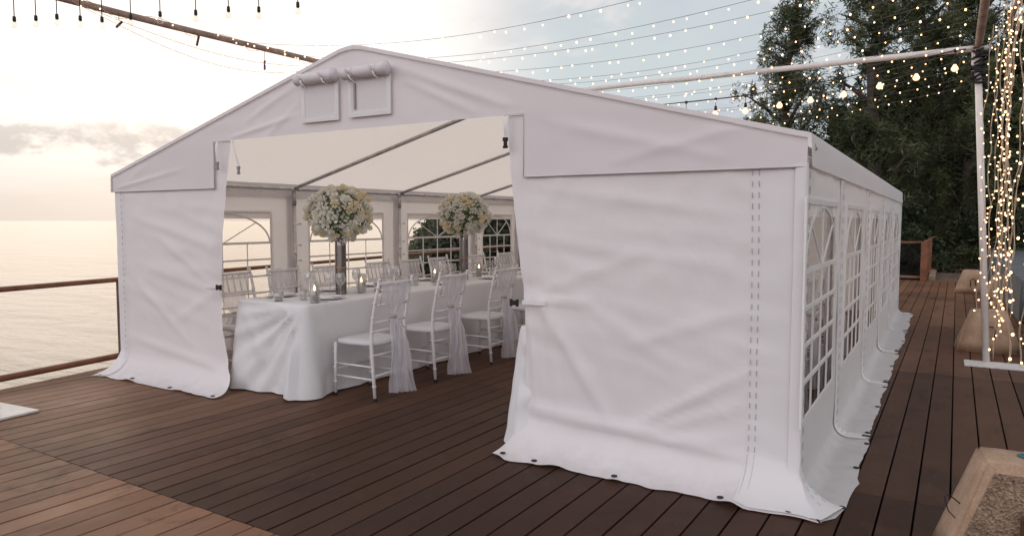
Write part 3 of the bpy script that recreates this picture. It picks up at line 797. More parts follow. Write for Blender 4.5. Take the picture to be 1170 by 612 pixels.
table(-2.30, -1.50, 3.86, 9.9, TZ, 'second long banquet table under cloth, behind the right front curtain')
tablecloth(-2.30, -1.50, 3.86, 9.9, TZ, 'white tablecloth whose corner shows beside the right front curtain', 17)

# ------------------------------------------------------------------ chiavari chairs
def make_chair():
    """faces -X, back at x=0; origin on the floor under the back legs"""
    t = thing('chiavari_chair', 'x', 'chair')
    hw = .20
    def post(s):
        mb = MB(); y = s*hw
        pts = [(.02, y, 0), (.0, y, .25), (-.012, y, .45), (-.005, y, .6), (.035, y*1.0, .80), (.075, y*.99, .955)]
        mb.tube(pts, [.013, .0145, .0155, .014, .0125, .011], 10)
        for z, xx in ((.12, .011), (.24, .0), (.36, -.007), (.55, -.006), (.66, .006), (.78, .03), (.90, .06)): mb.lathe([(.013, -.008), (.0185, -.003), (.0185, .003), (.013, .008)], (xx, y, z), 10)
        mb.sphere((.078, y*.99, .962), .014)
        o = mb.build('back_leg', CHAIR, t, True)
        f = MB(); f.tube([(.021, y, .002), (.02, y, .028)], .017, 10); f.build('foot_cap', BLACKP, o)
    def fleg(s):
        mb = MB(); y = s*(hw+.005)
        mb.tube([(-.40, y, 0), (-.395, y, .25), (-.39, y, .44)], [.012, .0145, .0155], 10)
        for z in (.12, .24, .36): mb.lathe([(.013, -.008), (.0185, -.003), (.0185, .003), (.013, .008)], (-.397, y, z), 10)
        o = mb.build('front_leg', CHAIR, t, True)
        f = MB(); f.tube([(-.40, y, .002), (-.40, y, .028)], .016, 10); f.build('foot_cap', BLACKP, o)
    for s in (-1, 1): post(s); fleg(s)
    mb = MB(); pr = []
    for a in lin(0, 2*PI, 41)[:-1]:      # superellipse seat
        c, s_ = math.cos(a), math.sin(a); pr.append((math.copysign(abs(c)**.45, c)*.212-.195, math.copysign(abs(s_)**.45, s_)*.215*(1.03 if c < 0 else .97)))
    n = len(pr); cxx = -.195
    lv = [(1, .435), (1.02, .445), (1.02, .455), (.98, .468), (.6, .474)]
    V = [(cxx+(x-cxx)*k, y*k, z) for k, z in lv for x, y in pr]; F = [(r*n+i, r*n+(i+1) % n, (r+1)*n+(i+1) % n, (r+1)*n+i) for r in range(4) for i in range(n)]+[tuple(range(n))[::-1], tuple(4*n+i for i in range(n))]
    link('seat', V, F, SEATM, t, True)
    def rung(a, b, r=.0085, nm='stretcher'):
        m_ = MB(); m_.tube([a, b], r, 8); m_.build(nm, CHAIR, t, True)
    for z in (.17, .27): rung((-.397, -hw, z), (.012, -hw, z)); rung((-.397, hw, z), (.012, hw, z))
    rung((-.397, -hw, .22), (-.397, hw, .22)); rung((.01, -hw, .20), (.01, hw, .20)); rung((-.005, -hw, .36), (-.005, hw, .36))
    rung((.066, -hw, .925), (.066, hw, .925), .012, 'top_rail'); rung((.022, -hw, .755), (.022, hw, .755), .009, 'cross_rail'); rung((.0, -hw, .62), (.0, hw, .62), .009, 'cross_rail'); rung((-.008, -hw, .55), (-.008, hw, .55), .009, 'cross_rail')
    for y in lin(-.135, .135, 5):
        m_ = MB(); m_.tube([(.066, y, .925), (.022, y, .755)], .0062, 6); m_.build('spindle', CHAIR, t, True)
    return t
def make_sash(kind):
    """tulle tied over the chair back; same origin as the chair"""
    t = thing('chair_sash', 'x', 'chair sash')
    mb = MB()
    if kind == 0:
        prof = [(.945, .062, .185), (.93, .092, .185), (.86, .082, .165), (.78, .062, .12), (.72, .048, .075), (.67, .040, .032), (.655, .040, .022)]
        dr = [(.64, .050, .030), (.58, .062, .052), (.45, .078, .072), (.30, .088, .090), (.16, .095, .108), (.055, .108, .125)]
    else:
        prof = [(.945, .062, .185), (.93, .092, .185), (.86, .084, .18), (.78, .066, .165), (.70, .050, .14), (.62, .040, .10), (.56, .035, .05)]
        dr = [(.54, .045, .045), (.45, .06, .07), (.30, .07, .09), (.16, .075, .10), (.09, .08, .11)]
    def mk(P, sd, amp, dep=0.):
        nU = 34
        z = np.interp(lin(0, 1, 40), lin(0, 1, len(P)), [p[0] for p in P]); x = np.interp(lin(0, 1, 40), lin(0, 1, len(P)), [p[1] for p in P]); w = np.interp(lin(0, 1, 40), lin(0, 1, len(P)), [p[2] for p in P])
        def g(u, i):
            i = int(i); a = (u-.5)*2
            pl = amp*math.sin(a*17+sd+ns(z[i]*3, sd)*1.5)*(1-.35*abs(a))
            return (x[i]+pl*.5+.010*ns(a*3, z[i]*6, sd)+dep*(a+.6)*w[i]+.05*dep*ns(i*.07, a*2, sd), a*w[i]*(1+.25*dep*ns(i*.12, 5+sd))+.006*ns(z[i]*9, a*3, sd)+.02*(1-z[i])*ns(sd, 5)*(amp > .012), z[i]+.006*ns(a*5, i*.3, sd)*(1 if i > 2 else 0))
        mb.grid(g, lin(0, 1, nU), list(range(40)))
    mk(prof, 1.3, .012)
    mb.build('drape', TULLE, t, True)
    mb = MB(); mk([(a, b, c*.80) for a, b, c in dr], 4.1, .020, .6); mk([(a*.9+.03, b+.014, c*.5) for a, b, c in dr], 7.7, .018, -.25); mb.build('tail', TULLE2, t, True)
    mb = MB(); z = prof[-1][0]; mb.tube([(prof[-1][1]+.020*math.cos(a), .030*math.sin(a), z) for a in lin(0, 2*PI, 14)], .011, 8, False); mb.sphere((prof[-1][1]+.02, 0, z), .016); mb.build('knot', simple('sash_ribbon', (.38, .34, .36), .5), t, True)
    return t
proto_c = make_chair(); proto_s = [make_sash(0), make_sash(1)]
used = {'c': False, 0: False, 1: False}
def put_chair(x, y, rz, lab, slab, kind=0):
    g1_, g2_ = 'white chiavari chairs at the banquet tables', 'tulle sashes tied to the chairs'
    for key, pr, l, g in (('c', proto_c, lab, g1_), (kind, proto_s[kind], slab, g2_)):
        if not used[key]:
            used[key] = True; pr.location = (x, y, 0); pr.rotation_euler = (0, 0, rz); pr['label'] = l; pr['group'] = g
        else: dup(pr, (x, y, 0), rz, l, g)
for i, y in enumerate((4.345, 5.13, 6.03, 6.88, 7.73, 8.58)):
    put_chair(-3.80, y, math.radians(random.uniform(-3, 3)), f'white chair on the right of the flower table, {ORD[i]} from the tent opening',
              f'sheer trailing sash on the {ORD[i]} chair right of the flower table')
for i, y in enumerate((4.28, 4.88, 5.47, 6.27, 6.87, 7.43, 8.3, 9.1)):
    put_chair(-5.58, y, PI+math.radians(random.uniform(-3, 3)), f'white chair on the sea side of the flower table, {ORD[i]} from the opening',
              f'pleated tulle sash on the {ORD[i]} chair, sea side of the flower table', 1)
for i, y in enumerate((4.5, 5.35, 6.2, 7.05, 7.9)):
    put_chair(-.98, y, math.radians(random.uniform(-3, 3)), f'white chair behind the side wall windows, {ORD[i]} from the front corner',
              f'tulle sash on the {ORD[i]} chair from the front corner, behind the side windows')

# ------------------------------------------------------------------ tableware
def mk_plate():
    t = thing('dinner_plate', 'x', 'plate')
    mb = MB(); mb.lathe([(.0001, .004), (.07, .004), (.085, .008), (.13, .018), (.132, .020), (.128, .022), (.085, .012), (.07, .008), (.0001, .008)], n=28); mb.build('plate', PORC, t, True)
    mb = MB(); mb.grid(lambda u, v: (u*.05+.006*ns(v*30, u*2), v*.11, .014+.012*abs(math.sin(u*3+1))+.006*ns(u*3, v*20)), lin(-1, 1, 10), lin(-1, 1, 10)); mb.build('napkin', NAP, t, True)
    return t
def mk_glass():
    t = thing('wine_glass', 'x', 'wine glass')
    mb = MB(); mb.lathe([(.0001, .002), (.034, .002), (.034, .004), (.006, .010), (.004, .03), (.004, .085), (.012, .095), (.032, .115), (.040, .145), (.038, .175), (.031, .205)], n=20); mb.build('glass', GLASS, t, True)
    return t
def mk_candle():
    t = thing('hurricane_candle', 'x', 'candle holder')
    mb = MB(); mb.lathe([(.0001, .003), (.038, .003), (.040, .006), (.040, .18), (.0375, .18), (.0375, .008), (.0001, .008)], n=24); mb.build('glass_cylinder', GLASS, t, True)
    mb = MB(); mb.lathe([(.0001, .009), (.026, .009), (.026, .095), (.021, .100), (.0001, .097)], n=18); c = mb.build('candle', WAX, t, True)
    mb = MB(); mb.lathe([(.0001, .100), (.007, .108), (.009, .118), (.005, .134), (.0001, .148)], n=10); mb.build('flame', FLAME, c, True)
    return t
def mk_votive():
    t = thing('votive_cup', 'x', 'votive')
    mb = MB(); mb.lathe([(.0001, .003), (.038, .003), (.044, .08), (.041, .08), (.036, .008), (.0001, .008)], n=20); mb.build('cup', GLASS, t, True)
    mb = MB(); mb.lathe([(.0001, .009), (.030, .009), (.031, .035), (.0001, .036)], n=16); mb.build('wax', WAX, t, True)
    return t
def mk_fork():
    t = thing('fork', 'x', 'fork')
    mb = MB(); mb.box((0, 0, .003), (.075, .004, .0015)); mb.box((.09, 0, .004), (.018, .010, .0015))
    for q in (-.009, -.003, .003, .009): mb.box((.125, q, .005), (.018, .0015, .0012))
    mb.build('fork_body', SILVER, t); return t
def placer(mk):
    st = {'p': None}
    def f(x, y, rz, label, group):
        if st['p'] is None:
            st['p'] = mk(); o = st['p']; o.location = (x, y, TZ+.001); o.rotation_euler = (0, 0, rz); o['label'] = label; o['group'] = group
        else: o = dup(st['p'], (x, y, TZ+.001), rz, label, group)
        return o
    return f
plate, wglass, candle, votive, fork = map(placer, (mk_plate, mk_glass, mk_candle, mk_votive, mk_fork))
for side, xs, ys in (('right', -4.46, (4.345, 5.13, 6.03, 6.88, 7.73, 8.58)), ('sea', -4.98, (4.28, 4.88, 5.47, 6.27, 6.87, 7.43, 8.3, 9.1))):
    s = 1 if side == 'right' else -1
    nm = f'{side} side of the flower table'
    for i, y in enumerate(ys):
        plate(xs, y, random.uniform(-.2, .2), f'white plate with folded napkin, {ORD[i]} setting on the {nm}', 'place settings')
        wglass(xs-s*.16, y+.16, 0, f'stemmed wine glass of the {ORD[i]} setting on the {nm}', 'wine glasses')
        wglass(xs-s*.10, y+.23, 0, f'extra wine glass at the {ORD[i]} setting on the {nm}', 'wine glasses')
        fork(xs+s*.07, y-.17, PI if s > 0 else 0, f'silver fork at the {ORD[i]} setting on the {nm}', 'forks')
def mk_tumbler():
    t = thing('water_tumbler', 'x', 'tumbler')
    mb = MB(); mb.lathe([(.0001, .003), (.028, .003), (.034, .095), (.031, .095), (.026, .010), (.0001, .010)], n=18); mb.build('glass', GLASS, t, True)
    return t
tumbler = placer(mk_tumbler)
for i, y in enumerate((4.18, 4.95, 5.45, 5.75, 6.5, 7.2, 7.9)):
    tumbler(-4.60-.06*(i % 2), y, 0, f'plain glass water tumbler near the table centre, {ORD[i]} from the opening', 'water tumblers')
for i, (x, y) in enumerate(((-4.36, 4.08), (-4.60, 4.88), (-4.70, 6.12), (-4.75, 7.05), (-4.7, 8.1))):
    candle(x, y, 0, f'lit pillar candle in glass cylinder, {ORD[i]} from the opening', 'hurricane candles')
for i, (x, y) in enumerate(((-4.72, 4.02), (-4.62, 5.13), (-4.85, 5.7), (-4.6, 6.4), (-4.8, 7.5))):
    votive(x, y, 0, f'low glass votive cup on the flower table, {ORD[i]} from the tent opening', 'votive cups')
for i, y in enumerate((4.5, 5.35, 6.2, 7.05, 7.9)):
    plate(-1.66, y, 0, f'white plate behind the side windows, {ORD[i]} from the front corner', 'place settings')
    wglass(-1.80, y+.16, 0, f'wine glass behind the side windows, {ORD[i]} from the front corner', 'wine glasses')
candle(-1.9, 4.75, 0, 'lit pillar candle seen through the nearest side window', 'hurricane candles')

# ------------------------------------------------------------------ floral centrepieces
def rose_mesh(r, seed):
    """cupped petals around a bud, pointing +Z"""
    rr = random.Random(seed); V = []; F = []
    for ring, (np_, R, tilt, h) in enumerate(((3, .22, .15, .95), (5, .50, .5, .80), (6, .82, .95, .50))):
        for k in range(np_):
            a = 2*PI*(k+ring*.5)/np_+rr.uniform(-.15, .15); w = 2.6/np_
            n = len(V)
            for i, t in enumerate((0, .45, .8, 1)):
                for j, s in enumerate((-1, 0, 1)):
                    aa = a+s*w*(.5+.5*math.sin(PI*min(t+.15, 1)*.8))
                    rad = R*(.35+.65*t)+(.06 if s == 0 else 0)-.08*(t == 1)*(1-tilt)
                    V.append((r*rad*math.cos(aa), r*rad*math.sin(aa), r*(h*t*(1 if s == 0 else .93)-.25*tilt*t*t)))
            for i in range(3):
                for j in range(2):
                    q = n+i*3+j; F.append((q, q+1, q+4, q+3))
    return V, F
def bouquet(x, y, zc, rh, rv, label, seed):
    t = thing('floral_centrepiece', label, 'flower arrangement', (x, y, TZ+.001), 0, 'floral centrepieces on tall vases')
    rr = random.Random(seed)
    zt = zc-TZ-rv*.55
    mb = MB(); mb.lathe([(.0001, .002), (.050, .002), (.050, .006), (.050, zt-.17), (.052, zt), (.047, zt), (.045, zt-.02), (.0001, zt-.03)], n=32); v = mb.build('vase', MIRROR, t, True)
    mb = MB(); mb.lathe([(.0505, .235), (.0545, .238), (.0545, .248), (.0505, .251)], n=32); mb.build('band', BRONZE, v, True)
    C = Vector((0, 0, zc-TZ))
    # leaf core
    V = []; F = []
    for i in range(1700):
        dvec = Vector((rr.gauss(0, 1), rr.gauss(0, 1), rr.gauss(0, 1))).normalized(); k = rr.uniform(.45, .97)
        p = C+Vector((dvec.x*rh*k, dvec.y*rh*k, dvec.z*rv*k)); a = Vector((rr.gauss(0, 1), rr.gauss(0, 1), rr.gauss(0, 1))).normalized()*rr.uniform(.012, .028); b = a.cross(dvec).normalized()*rr.uniform(.006, .012)
        n = len(V); V += [p-a, p+b, p+a+dvec*.01, p-b]; F.append((n, n+1, n+2, n+3))
    link('leaves', V, F, LEAFF, t)
    # roses, evenly spread
    Nr = 96; meshes = []
    for mi, mat in ((0, ROSEW), (1, ROSEC), (2, ROSEW)):
        vv, ff = rose_mesh(1, seed+mi); me = bpy.data.meshes.new('rose'); me.from_pydata(vv, [], ff); me.materials.append(mat); me.polygons.foreach_set('use_smooth', [True]*len(ff)); meshes.append(me)
    for i in range(Nr):
        zf = 1-2*(i+.5)/Nr; ph = i*2.399963+rr.uniform(-.25, .25); rad = math.sqrt(max(0, 1-zf*zf)); dvec = Vector((rad*math.cos(ph), rad*math.sin(ph), zf)); k = rr.uniform(.90, 1.04)
        p = C+Vector((dvec.x*rh*k, dvec.y*rh*k, dvec.z*rv*k)); o = bpy.data.objects.new('rose', meshes[1 if rr.random() < .28 else (0 if rr.random() < .5 else 2)]); COL.objects.link(o); o.parent = t
        o.location = p; dd = (dvec+Vector((rr.gauss(0, .25), rr.gauss(0, .25), rr.gauss(0, .25)))).normalized(); o.rotation_euler = dd.to_track_quat('Z', 'Y').to_euler(); s = rr.uniform(.040, .068); o.scale = (s, s, s)
    # small blossoms filling between, uncountable
    V = []; F = []
    for i in range(800):
        dvec = Vector((rr.gauss(0, 1), rr.gauss(0, 1), rr.gauss(0, 1))).normalized(); k = rr.uniform(.80, 1.0)
        if rr.random() < .12: k *= 1.14
        p = C+Vector((dvec.x*rh*k, dvec.y*rh*k, dvec.z*rv*k)); a = dvec.orthogonal().normalized(); b = dvec.cross(a)
        s = rr.uniform(.009, .015); ph = rr.uniform(0, PI); tl = Vector((rr.gauss(0, .5), rr.gauss(0, .5), rr.gauss(0, .5)))
        for q in range(5):
            an = ph+q*2*PI/5; n = len(V)
            e = (a*math.cos(an)+b*math.sin(an)+tl*.3)*s; e1 = (a*math.cos(an+.5)+b*math.sin(an+.5)+tl*.3)*s*.8+dvec*s*.4; e2 = (a*math.cos(an-.5)+b*math.sin(an-.5)+tl*.3)*s*.8+dvec*s*.4
            V += [p, p+e2, p+e*1.3+dvec*s*.3, p+e1]; F.append((n, n+1, n+2, n+3))
    tag(link('small_blossoms', V, F, ROSEW, t), kind='stuff')
bouquet(-4.70, 4.72, 1.485, .275, .235, 'round bouquet of white and cream roses on a tall mirrored vase, nearer the opening', 5)
bouquet(-4.70, 6.67, 1.490, .275, .235, 'round bouquet of white and cream roses on a tall mirrored vase, farther along the table', 9)

# ------------------------------------------------------------------ light frame of poles
BZ = 3.09; LBX = -5.76; RBX = .185; CBY = 8.46
pole = thing('white_pole', 'tall white steel pole on a flat base plate, right of the tent', 'pole', (.40, CBY, 0))
mb = MB(); mb.tube([(0, 0, .012), (-.09, -.0, 1.5), (-.185, 0, BZ+.02)], .031, 16); mb.build('shaft', POLEW, pole, True)
mb = MB(); mb.box((.11, -.13, .010), (.30, .15, .008), bev=.003); bp = mb.build('base_plate', simple('white_base_plate', (.72, .70, .68), .5, 0, .12, 14), pole)
mb = MB()
for a, b in ((.32, -.05), (.30, -.22)): mb.lathe([(.0001, .018), (.012, .018), (.012, .021), (.0001, .022)], (a, b, 0), 10)
mb.build('bolt', BLACKP, bp)
mb = MB(); mb.box((-.215, 0, BZ-.10), (.018, .018, .10)); mb.build('bracket', POLEW, pole)
wr = MB()
for i in range(16):
    z = BZ-.30+i*.024; wr.tube([(-.165+.05*math.cos(a)*(1+.4*math.sin(i*2.3)), .05*math.sin(a), z+.02*math.sin(a+i)) for a in lin(0, 2*PI, 12)], .011, 6, False)
for i in range(12):
    a = i*1.9; wr.box((-.175+.06*math.cos(a), .055*math.sin(a), BZ-.32+i*.03), (.016, .016, .026))
wr.build('cable_bundle', BLACKP, pole, True)
lp = thing('white_pole', 'white pole on a flat plate at the left edge, beside the sea railing', 'pole', (-6.04, 2.47, 0))
mb = MB(); mb.tube([(0, 0, .012), (0, 0, BZ)], .031, 16); mb.build('shaft', POLEW, lp, True)
mb = MB(); mb.box((.06, -.02, .010), (.28, .15, .008), Matrix.Rotation(.1, 3, 'Z'), bev=.003); mb.build('base_plate', bp.data.materials[0], lp)
def beam(name, a, b, r, mat, label):
    mb = MB(); a = Vector(a); b = Vector(b); n = 20
    mb.tube([(b-a)*i/n+Vector((0, 0, .012*ns(i*.3, 1))) for i in range(n+1)], r, 14); o = mb.build(name, mat, None, True); o.location = a
    return tag(o, label, 'beam')
beam('cross_beam', (-5.9, CBY, BZ+.02), (.30, CBY, BZ+.02), .030, POLEW, 'white tube beam running above the tent roof to the white pole')
beam('overhead_beam', (LBX-.07, 1.2, BZ+.02), (LBX+.02, 11.5, BZ+.02), .027, BEAMW, 'weathered wooden beam overhead at the upper left, disappearing behind the roof')
beam('overhead_beam', (RBX-.02, 1.2, BZ+.05), (RBX+.04, 8.7, BZ+.05), .034, BEAMW, 'brown wooden beam at upper right, ending on top of the white pole')

# bulb meshes
bm_ = MB(); bm_.sphere((0, 0, 0), .0074, 8, 6, 1.2); BULBME = None
def bulb_mesh():
    me = bpy.data.meshes.new('bulb'); me.from_pydata(bm_.v, [], bm_.f); me.materials.append(BULB); me.polygons.foreach_set('use_smooth', [True]*len(bm_.f)); return me
BULBME = bulb_mesh()
bmb = MB(); bmb.sphere((0, 0, 0), .0072, 8, 6, 1.2)
BULBME2 = bpy.data.meshes.new('bulb'); BULBME2.from_pydata(bmb.v, [], bmb.f); BULBME2.materials.append(BULB)
def add_bulb(p, parent, me, s=1.0):
    o = bpy.data.objects.new('bulb', me); COL.objects.link(o); o.parent = parent; o.location = p; o.scale = (s, s, s); return o
def catz(x, sag): return BZ-sag*(1-((x+2.77)/3.0)**2)
ys_str = [4.42, 4.92, 5.36, 5.80, 6.22, 6.68, 7.08, 7.5, 7.95, 8.3, 8.8, 9.3, 9.9, 10.5]
for i, y in enumerate(ys_str):
    sag = .29+.03*math.sin(i*2.1)
    t = thing('fairy_light_string', f'thin string of warm fairy lights above the roof, {ORD[i]} counted from the front', 'string lights', (-2.77, y, BZ-sag), 0, 'fairy light strings above the tent')
    def P(x): return Vector((x+2.77, .03*math.sin(x*1.3+i)-(.0), catz(x, sag)-(BZ-sag)))
    mb = MB(); mb.tube([P(x) for x in lin(LBX, RBX+.02, 50)], .0017, 5); mb.build('wire', WIRE, t)
    n = 40
    for k in range(n):
        x = LBX+.05+(RBX-LBX-.1)*(k+random.uniform(.2, .8))/n; p = P(x)
        add_bulb(p+Vector((random.uniform(-.02, .02), random.uniform(-.02, .02), random.uniform(-.035, -.004))), t, BULBME, random.uniform(.7, 1.15))

# festoon of large lit bulbs below the cross beam
fs = thing('festoon_string', 'black festoon cable with round glowing bulbs hanging below the white beam', 'string lights', (-3, 8.40, 2.82))
FX = [(-5.6, 3.02), (-4.3, 2.87), (-3.0, 2.82), (-2.0, 2.84), (-1.0, 2.93), (-.45, 3.02), (.03, 3.10)]
def fz(x): return float(np.interp(x, [a for a, b in FX], [b for a, b in FX]))
def W_(x, z=None): return Vector((x+3, 0, (fz(x) if z is None else z)-2.82))
mb = MB(); mb.tube([W_(x) for x in lin(-5.6, .12, 60)], .006, 6); mb.build('cable', BLACKP, fs, True)
def big_bulb(parent, p, mat, r=.033, drop=.14, k=1.0):
    mb = MB(); mb.tube([(0, 0, 0), (0, 0, -drop+.03)], .0035, 5); mb.lathe([(.004, .014), (.016, .010), (.018, -.012), (.010, -.02)], (0, 0, 0), 10); mb.lathe([(.006*k, -drop+.06*k), (.015*k, -drop+.055*k), (.017*k, -drop+.01), (.012*k, -drop+.002)], (0, 0, 0), 10)
    s = mb.build('socket', BLACKP, parent, True); s.location = p
    mb = MB(); mb.lathe([(.011, .0), (.016, -.010), (r, -.010-r*.9), (r*.93, -.012-r*1.3), (r*.6, -.010-r*1.75), (.0005, -.010-r*1.92)], (0, 0, -drop+.004), 16)
    b = mb.build('glass_bulb', mat, s, True)
    return s
for x in (-4.9, -4.2, -3.6, -3.03, -2.68, -2.33, -1.99, -1.62, -1.30, -.97, -.63, -.30, .03):
    big_bulb(fs, W_(x), BULBB)
# unlit bulbs on long cords at the upper left
f2 = thing('festoon_string', 'row of unlit clear bulbs in black sockets dangling on cords at the upper left', 'string lights', (-5, 3.0, 3.25))
def V2(t): return Vector((-6.15+2.6*t, 2.52+1.02*t, 3.30))
o2 = Vector((-5, 3.0, 3.25))
mb = MB(); mb.tube([V2(t)-o2 for t in lin(.05, 2.44, 30)], .005, 6); mb.build('cable', BLACKP, f2, True)
CK = math.cos(YAW); SK = math.sin(YAW)
for (x, y, z) in ((-5.86, 2.64, 2.90), (-5.70, 2.71, 2.90), (-5.55, 2.78, 2.905), (-5.41, 2.87, 2.895), (-5.29, 2.96, 2.89), (-5.08, 3.05, 2.90), (-4.85, 3.13, 2.905), (-4.60, 3.24, 2.905), (-4.36, 3.33, 2.915), (-4.14, 3.41, 2.90), (-3.85, 3.50, 2.91)):
    s = big_bulb(f2, Vector((x, y, 3.30))-o2, BULBO, .020, 3.30-z+.035, .72)
# loose fairy lights draped along the left beam
for j, (sg, lab) in enumerate(((.05, 'fairy lights wound closely along the weathered wooden beam at upper left'), (.16, 'slack fairy light strand sagging just under the wooden beam at upper left'), (.26, 'lowest slack fairy light strand hanging under the wooden beam at upper left'))):
    t = thing('fairy_light_string', lab, 'string lights', (LBX, 3.0, BZ), 0, 'fairy lights on the wooden beam')
    def P(s): return Vector((.05*math.sin(s*26 if j == 0 else s*3), s*2.7, (.04*math.cos(s*26) if j == 0 else 0)-sg*math.sin(PI*s)*(1 if j else 0)+.0))
    mb = MB(); mb.tube([P(s) for s in lin(0, 1, 60)], .0022, 5); mb.build('wire', WIREC, t)
    for k in range(22): add_bulb(P((k+.5)/22)+Vector((.0, 0, -.01)), t, BULBME2, .8)
for i, (y, z, an) in enumerate(((3.36, 3.0, 1.2), (4.07, 3.02, .4), (4.80, 2.94, .05))):
    mb = MB(); mb.box((0, 0, 0), (.008, .008, .045), Matrix.Rotation(an, 3, 'Y'), bev=.002); mb.tube([(0, 0, .03), (.0, 0, BZ-z)], .0025, 5)
    o = mb.build('wooden_clip', RAILP); o.location = (LBX, y, z)
    tag(o, f'small brown clip dangling below the wooden beam, {ORD[i]} from the left', 'clip', 'clips hanging from the beam')

# light curtain at the right edge
pos = []
rr = random.Random(12)
for i in range(22):
    y = 4.7+3.75*(i/21)+rr.uniform(-.12, .12); pos.append((.43-.06*(y > 7)+rr.uniform(-.10, .14), y, rr.choice([.42, .50, .58, .35, .66]) if y > 6 else rr.uniform(.45, .9)))
for i, (x, y, zb) in enumerate(pos):
    t = thing('hanging_light_strand', f'vertical fairy light strand of the glowing curtain at right edge, {ORD[21-i]} from the left', 'string lights', (x, y, 3.25), 0, 'strands of the light curtain')
    L_ = 3.25-zb; ph = rr.uniform(0, 6)
    def P(s): return Vector((.018*math.sin(s*9+ph)+.01*math.sin(s*31+ph), .02*math.sin(s*7+ph*2)+.01*math.cos(s*27), -L_*s))
    mb = MB(); mb.tube([P(s) for s in lin(0, 1, 70)], .0018, 5); mb.tube([P(s)+Vector((.006*math.sin(s*60), .006*math.cos(s*60), 0)) for s in lin(0, 1, 90)], .0014, 4); mb.build('wire', WIREC, t)
    n = int(L_/.095)
    for k in range(n): add_bulb(P((k+rr.uniform(.2, .8))/n)+Vector((rr.uniform(-.025, .025), rr.uniform(-.025, .025), 0)), t, BULBME2, rr.uniform(.65, 1.1))
mb = MB(); mb.tube([(0, 0, 0), (0, 4.0, 0)], .02, 8); o = mb.build('curtain_rod', BEAMW, None, True); o.location = (.46, 4.6, 3.27); tag(o, 'rod carrying the curtain of fairy lights above the right edge', 'rod')

# ------------------------------------------------------------------ concrete blocks
def block(loc, rz, label, cap=False, wire=False, hook=True):
    t = thing('concrete_block', label, 'concrete block', loc, rz, 'tapered concrete ballast blocks')
    H = .45; B = .305; T = .155; D = .17; Dt = .12
    bm = bmesh.new(); bot = [(-B, -D), (B, -D), (B, D), (-B, D)]; top = [(-T, -Dt), (T, -Dt), (T, Dt), (-T, Dt)]
    vb = [bm.verts.new((x, y, 0)) for x, y in bot]; vt = [bm.verts.new((x, y, H)) for x, y in top]
    bm.faces.new(vb[::-1]); bm.faces.new(vt); ff = None
    for i in range(4):
        f = bm.faces.new((vb[i], vb[(i+1) % 4], vt[(i+1) % 4], vt[i]))
        if i == 0: ff = f
    bmesh.ops.recalc_face_normals(bm, faces=bm.faces[:])
    bmesh.ops.bevel(bm, geom=[e for e in bm.edges], offset=.012, segments=2, affect='EDGES')
    bmesh.ops.subdivide_edges(bm, edges=bm.edges[:], cuts=3, use_grid_fill=True)
    for v in bm.verts:
        p = v.co; dd = .006*ns(p.x*14+loc[1], p.y*14, p.z*14)+.003*ns(p.x*40, p.y*40, p.z*40)
        v.co = p+Vector((dd, dd, dd))
    me = bpy.data.meshes.new('body'); bm.to_mesh(me); bm.free(); me.materials.append(CONC); me.polygons.foreach_set('use_smooth', [True]*len(me.polygons))
    o = bpy.data.objects.new('body', me); COL.objects.link(o); o.parent = t
    # exposed aggregate face
    k = .90; nrm = Vector((0, -H, -(D-Dt))).normalized(); nrm = Vector((0, -H, D-Dt)).normalized()
    P_ = []
    for x, z in ((-B*k, .03), (B*k, .03), (T*k*.9, H-.035), (-T*k*.9, H-.035)):
        y = -(D+(Dt-D)*z/H); P_.append(Vector((x, y-.009, z)))
    if cap:
        m = MB(); m.grid(lambda u, v: tuple((P_[0]*(1-u)+P_[1]*u)*(1-v)+(P_[3]*(1-u)+P_[2]*u)*v-Vector((0, .004*ns(u*9, v*9, loc[1])+.002, 0))), lin(0, 1, 24), lin(0, 1, 20)); m.build('aggregate_face', AGG, t, True)
    if hook:
        m = MB(); m.tube([(-.035, -D+.01, .14), (-.035, -D-.015, .18), (-.035, -D-.012, .26), (-.02, -D-.02, .285), (.03, -D-.02, .285), (.045, -D-.012, .26), (.045, -D-.012, .16)], .008, 8); m.build('rebar_hook', RUST, t, True)
    if cap:
        m = MB(); m.lathe([(.0001, .0), (.024, .0), (.024, .006), (.018, .008), (.016, .003), (.0001, .002)], (.0, .03, H), 18); m.build('lifting_socket', TEAL, t, True)
    if wire:
        m = MB(); m.tube([(-.235, -.05, .17), (-.27, -.06, .21), (-.285, -.05, .265), (-.265, -.04, .27), (-.21, -.03, .225)], .0025, 6); m.build('wire_loop', BLACKP, t, True)
    return t
block((.315, 3.52, 0), math.radians(6), 'nearest concrete block with rough speckled face and teal socket, lower right corner', True, True)
block((.44, 9.30, 0), math.radians(3), 'middle concrete block standing behind the white pole')
block((.50, 16.6, 0), 0, 'farthest concrete block with rusty hook, by the end of the deck')
block((.93, 15.2, 0), .2, 'concrete block against the dark ledge, partly behind the light curtain', hook=False)

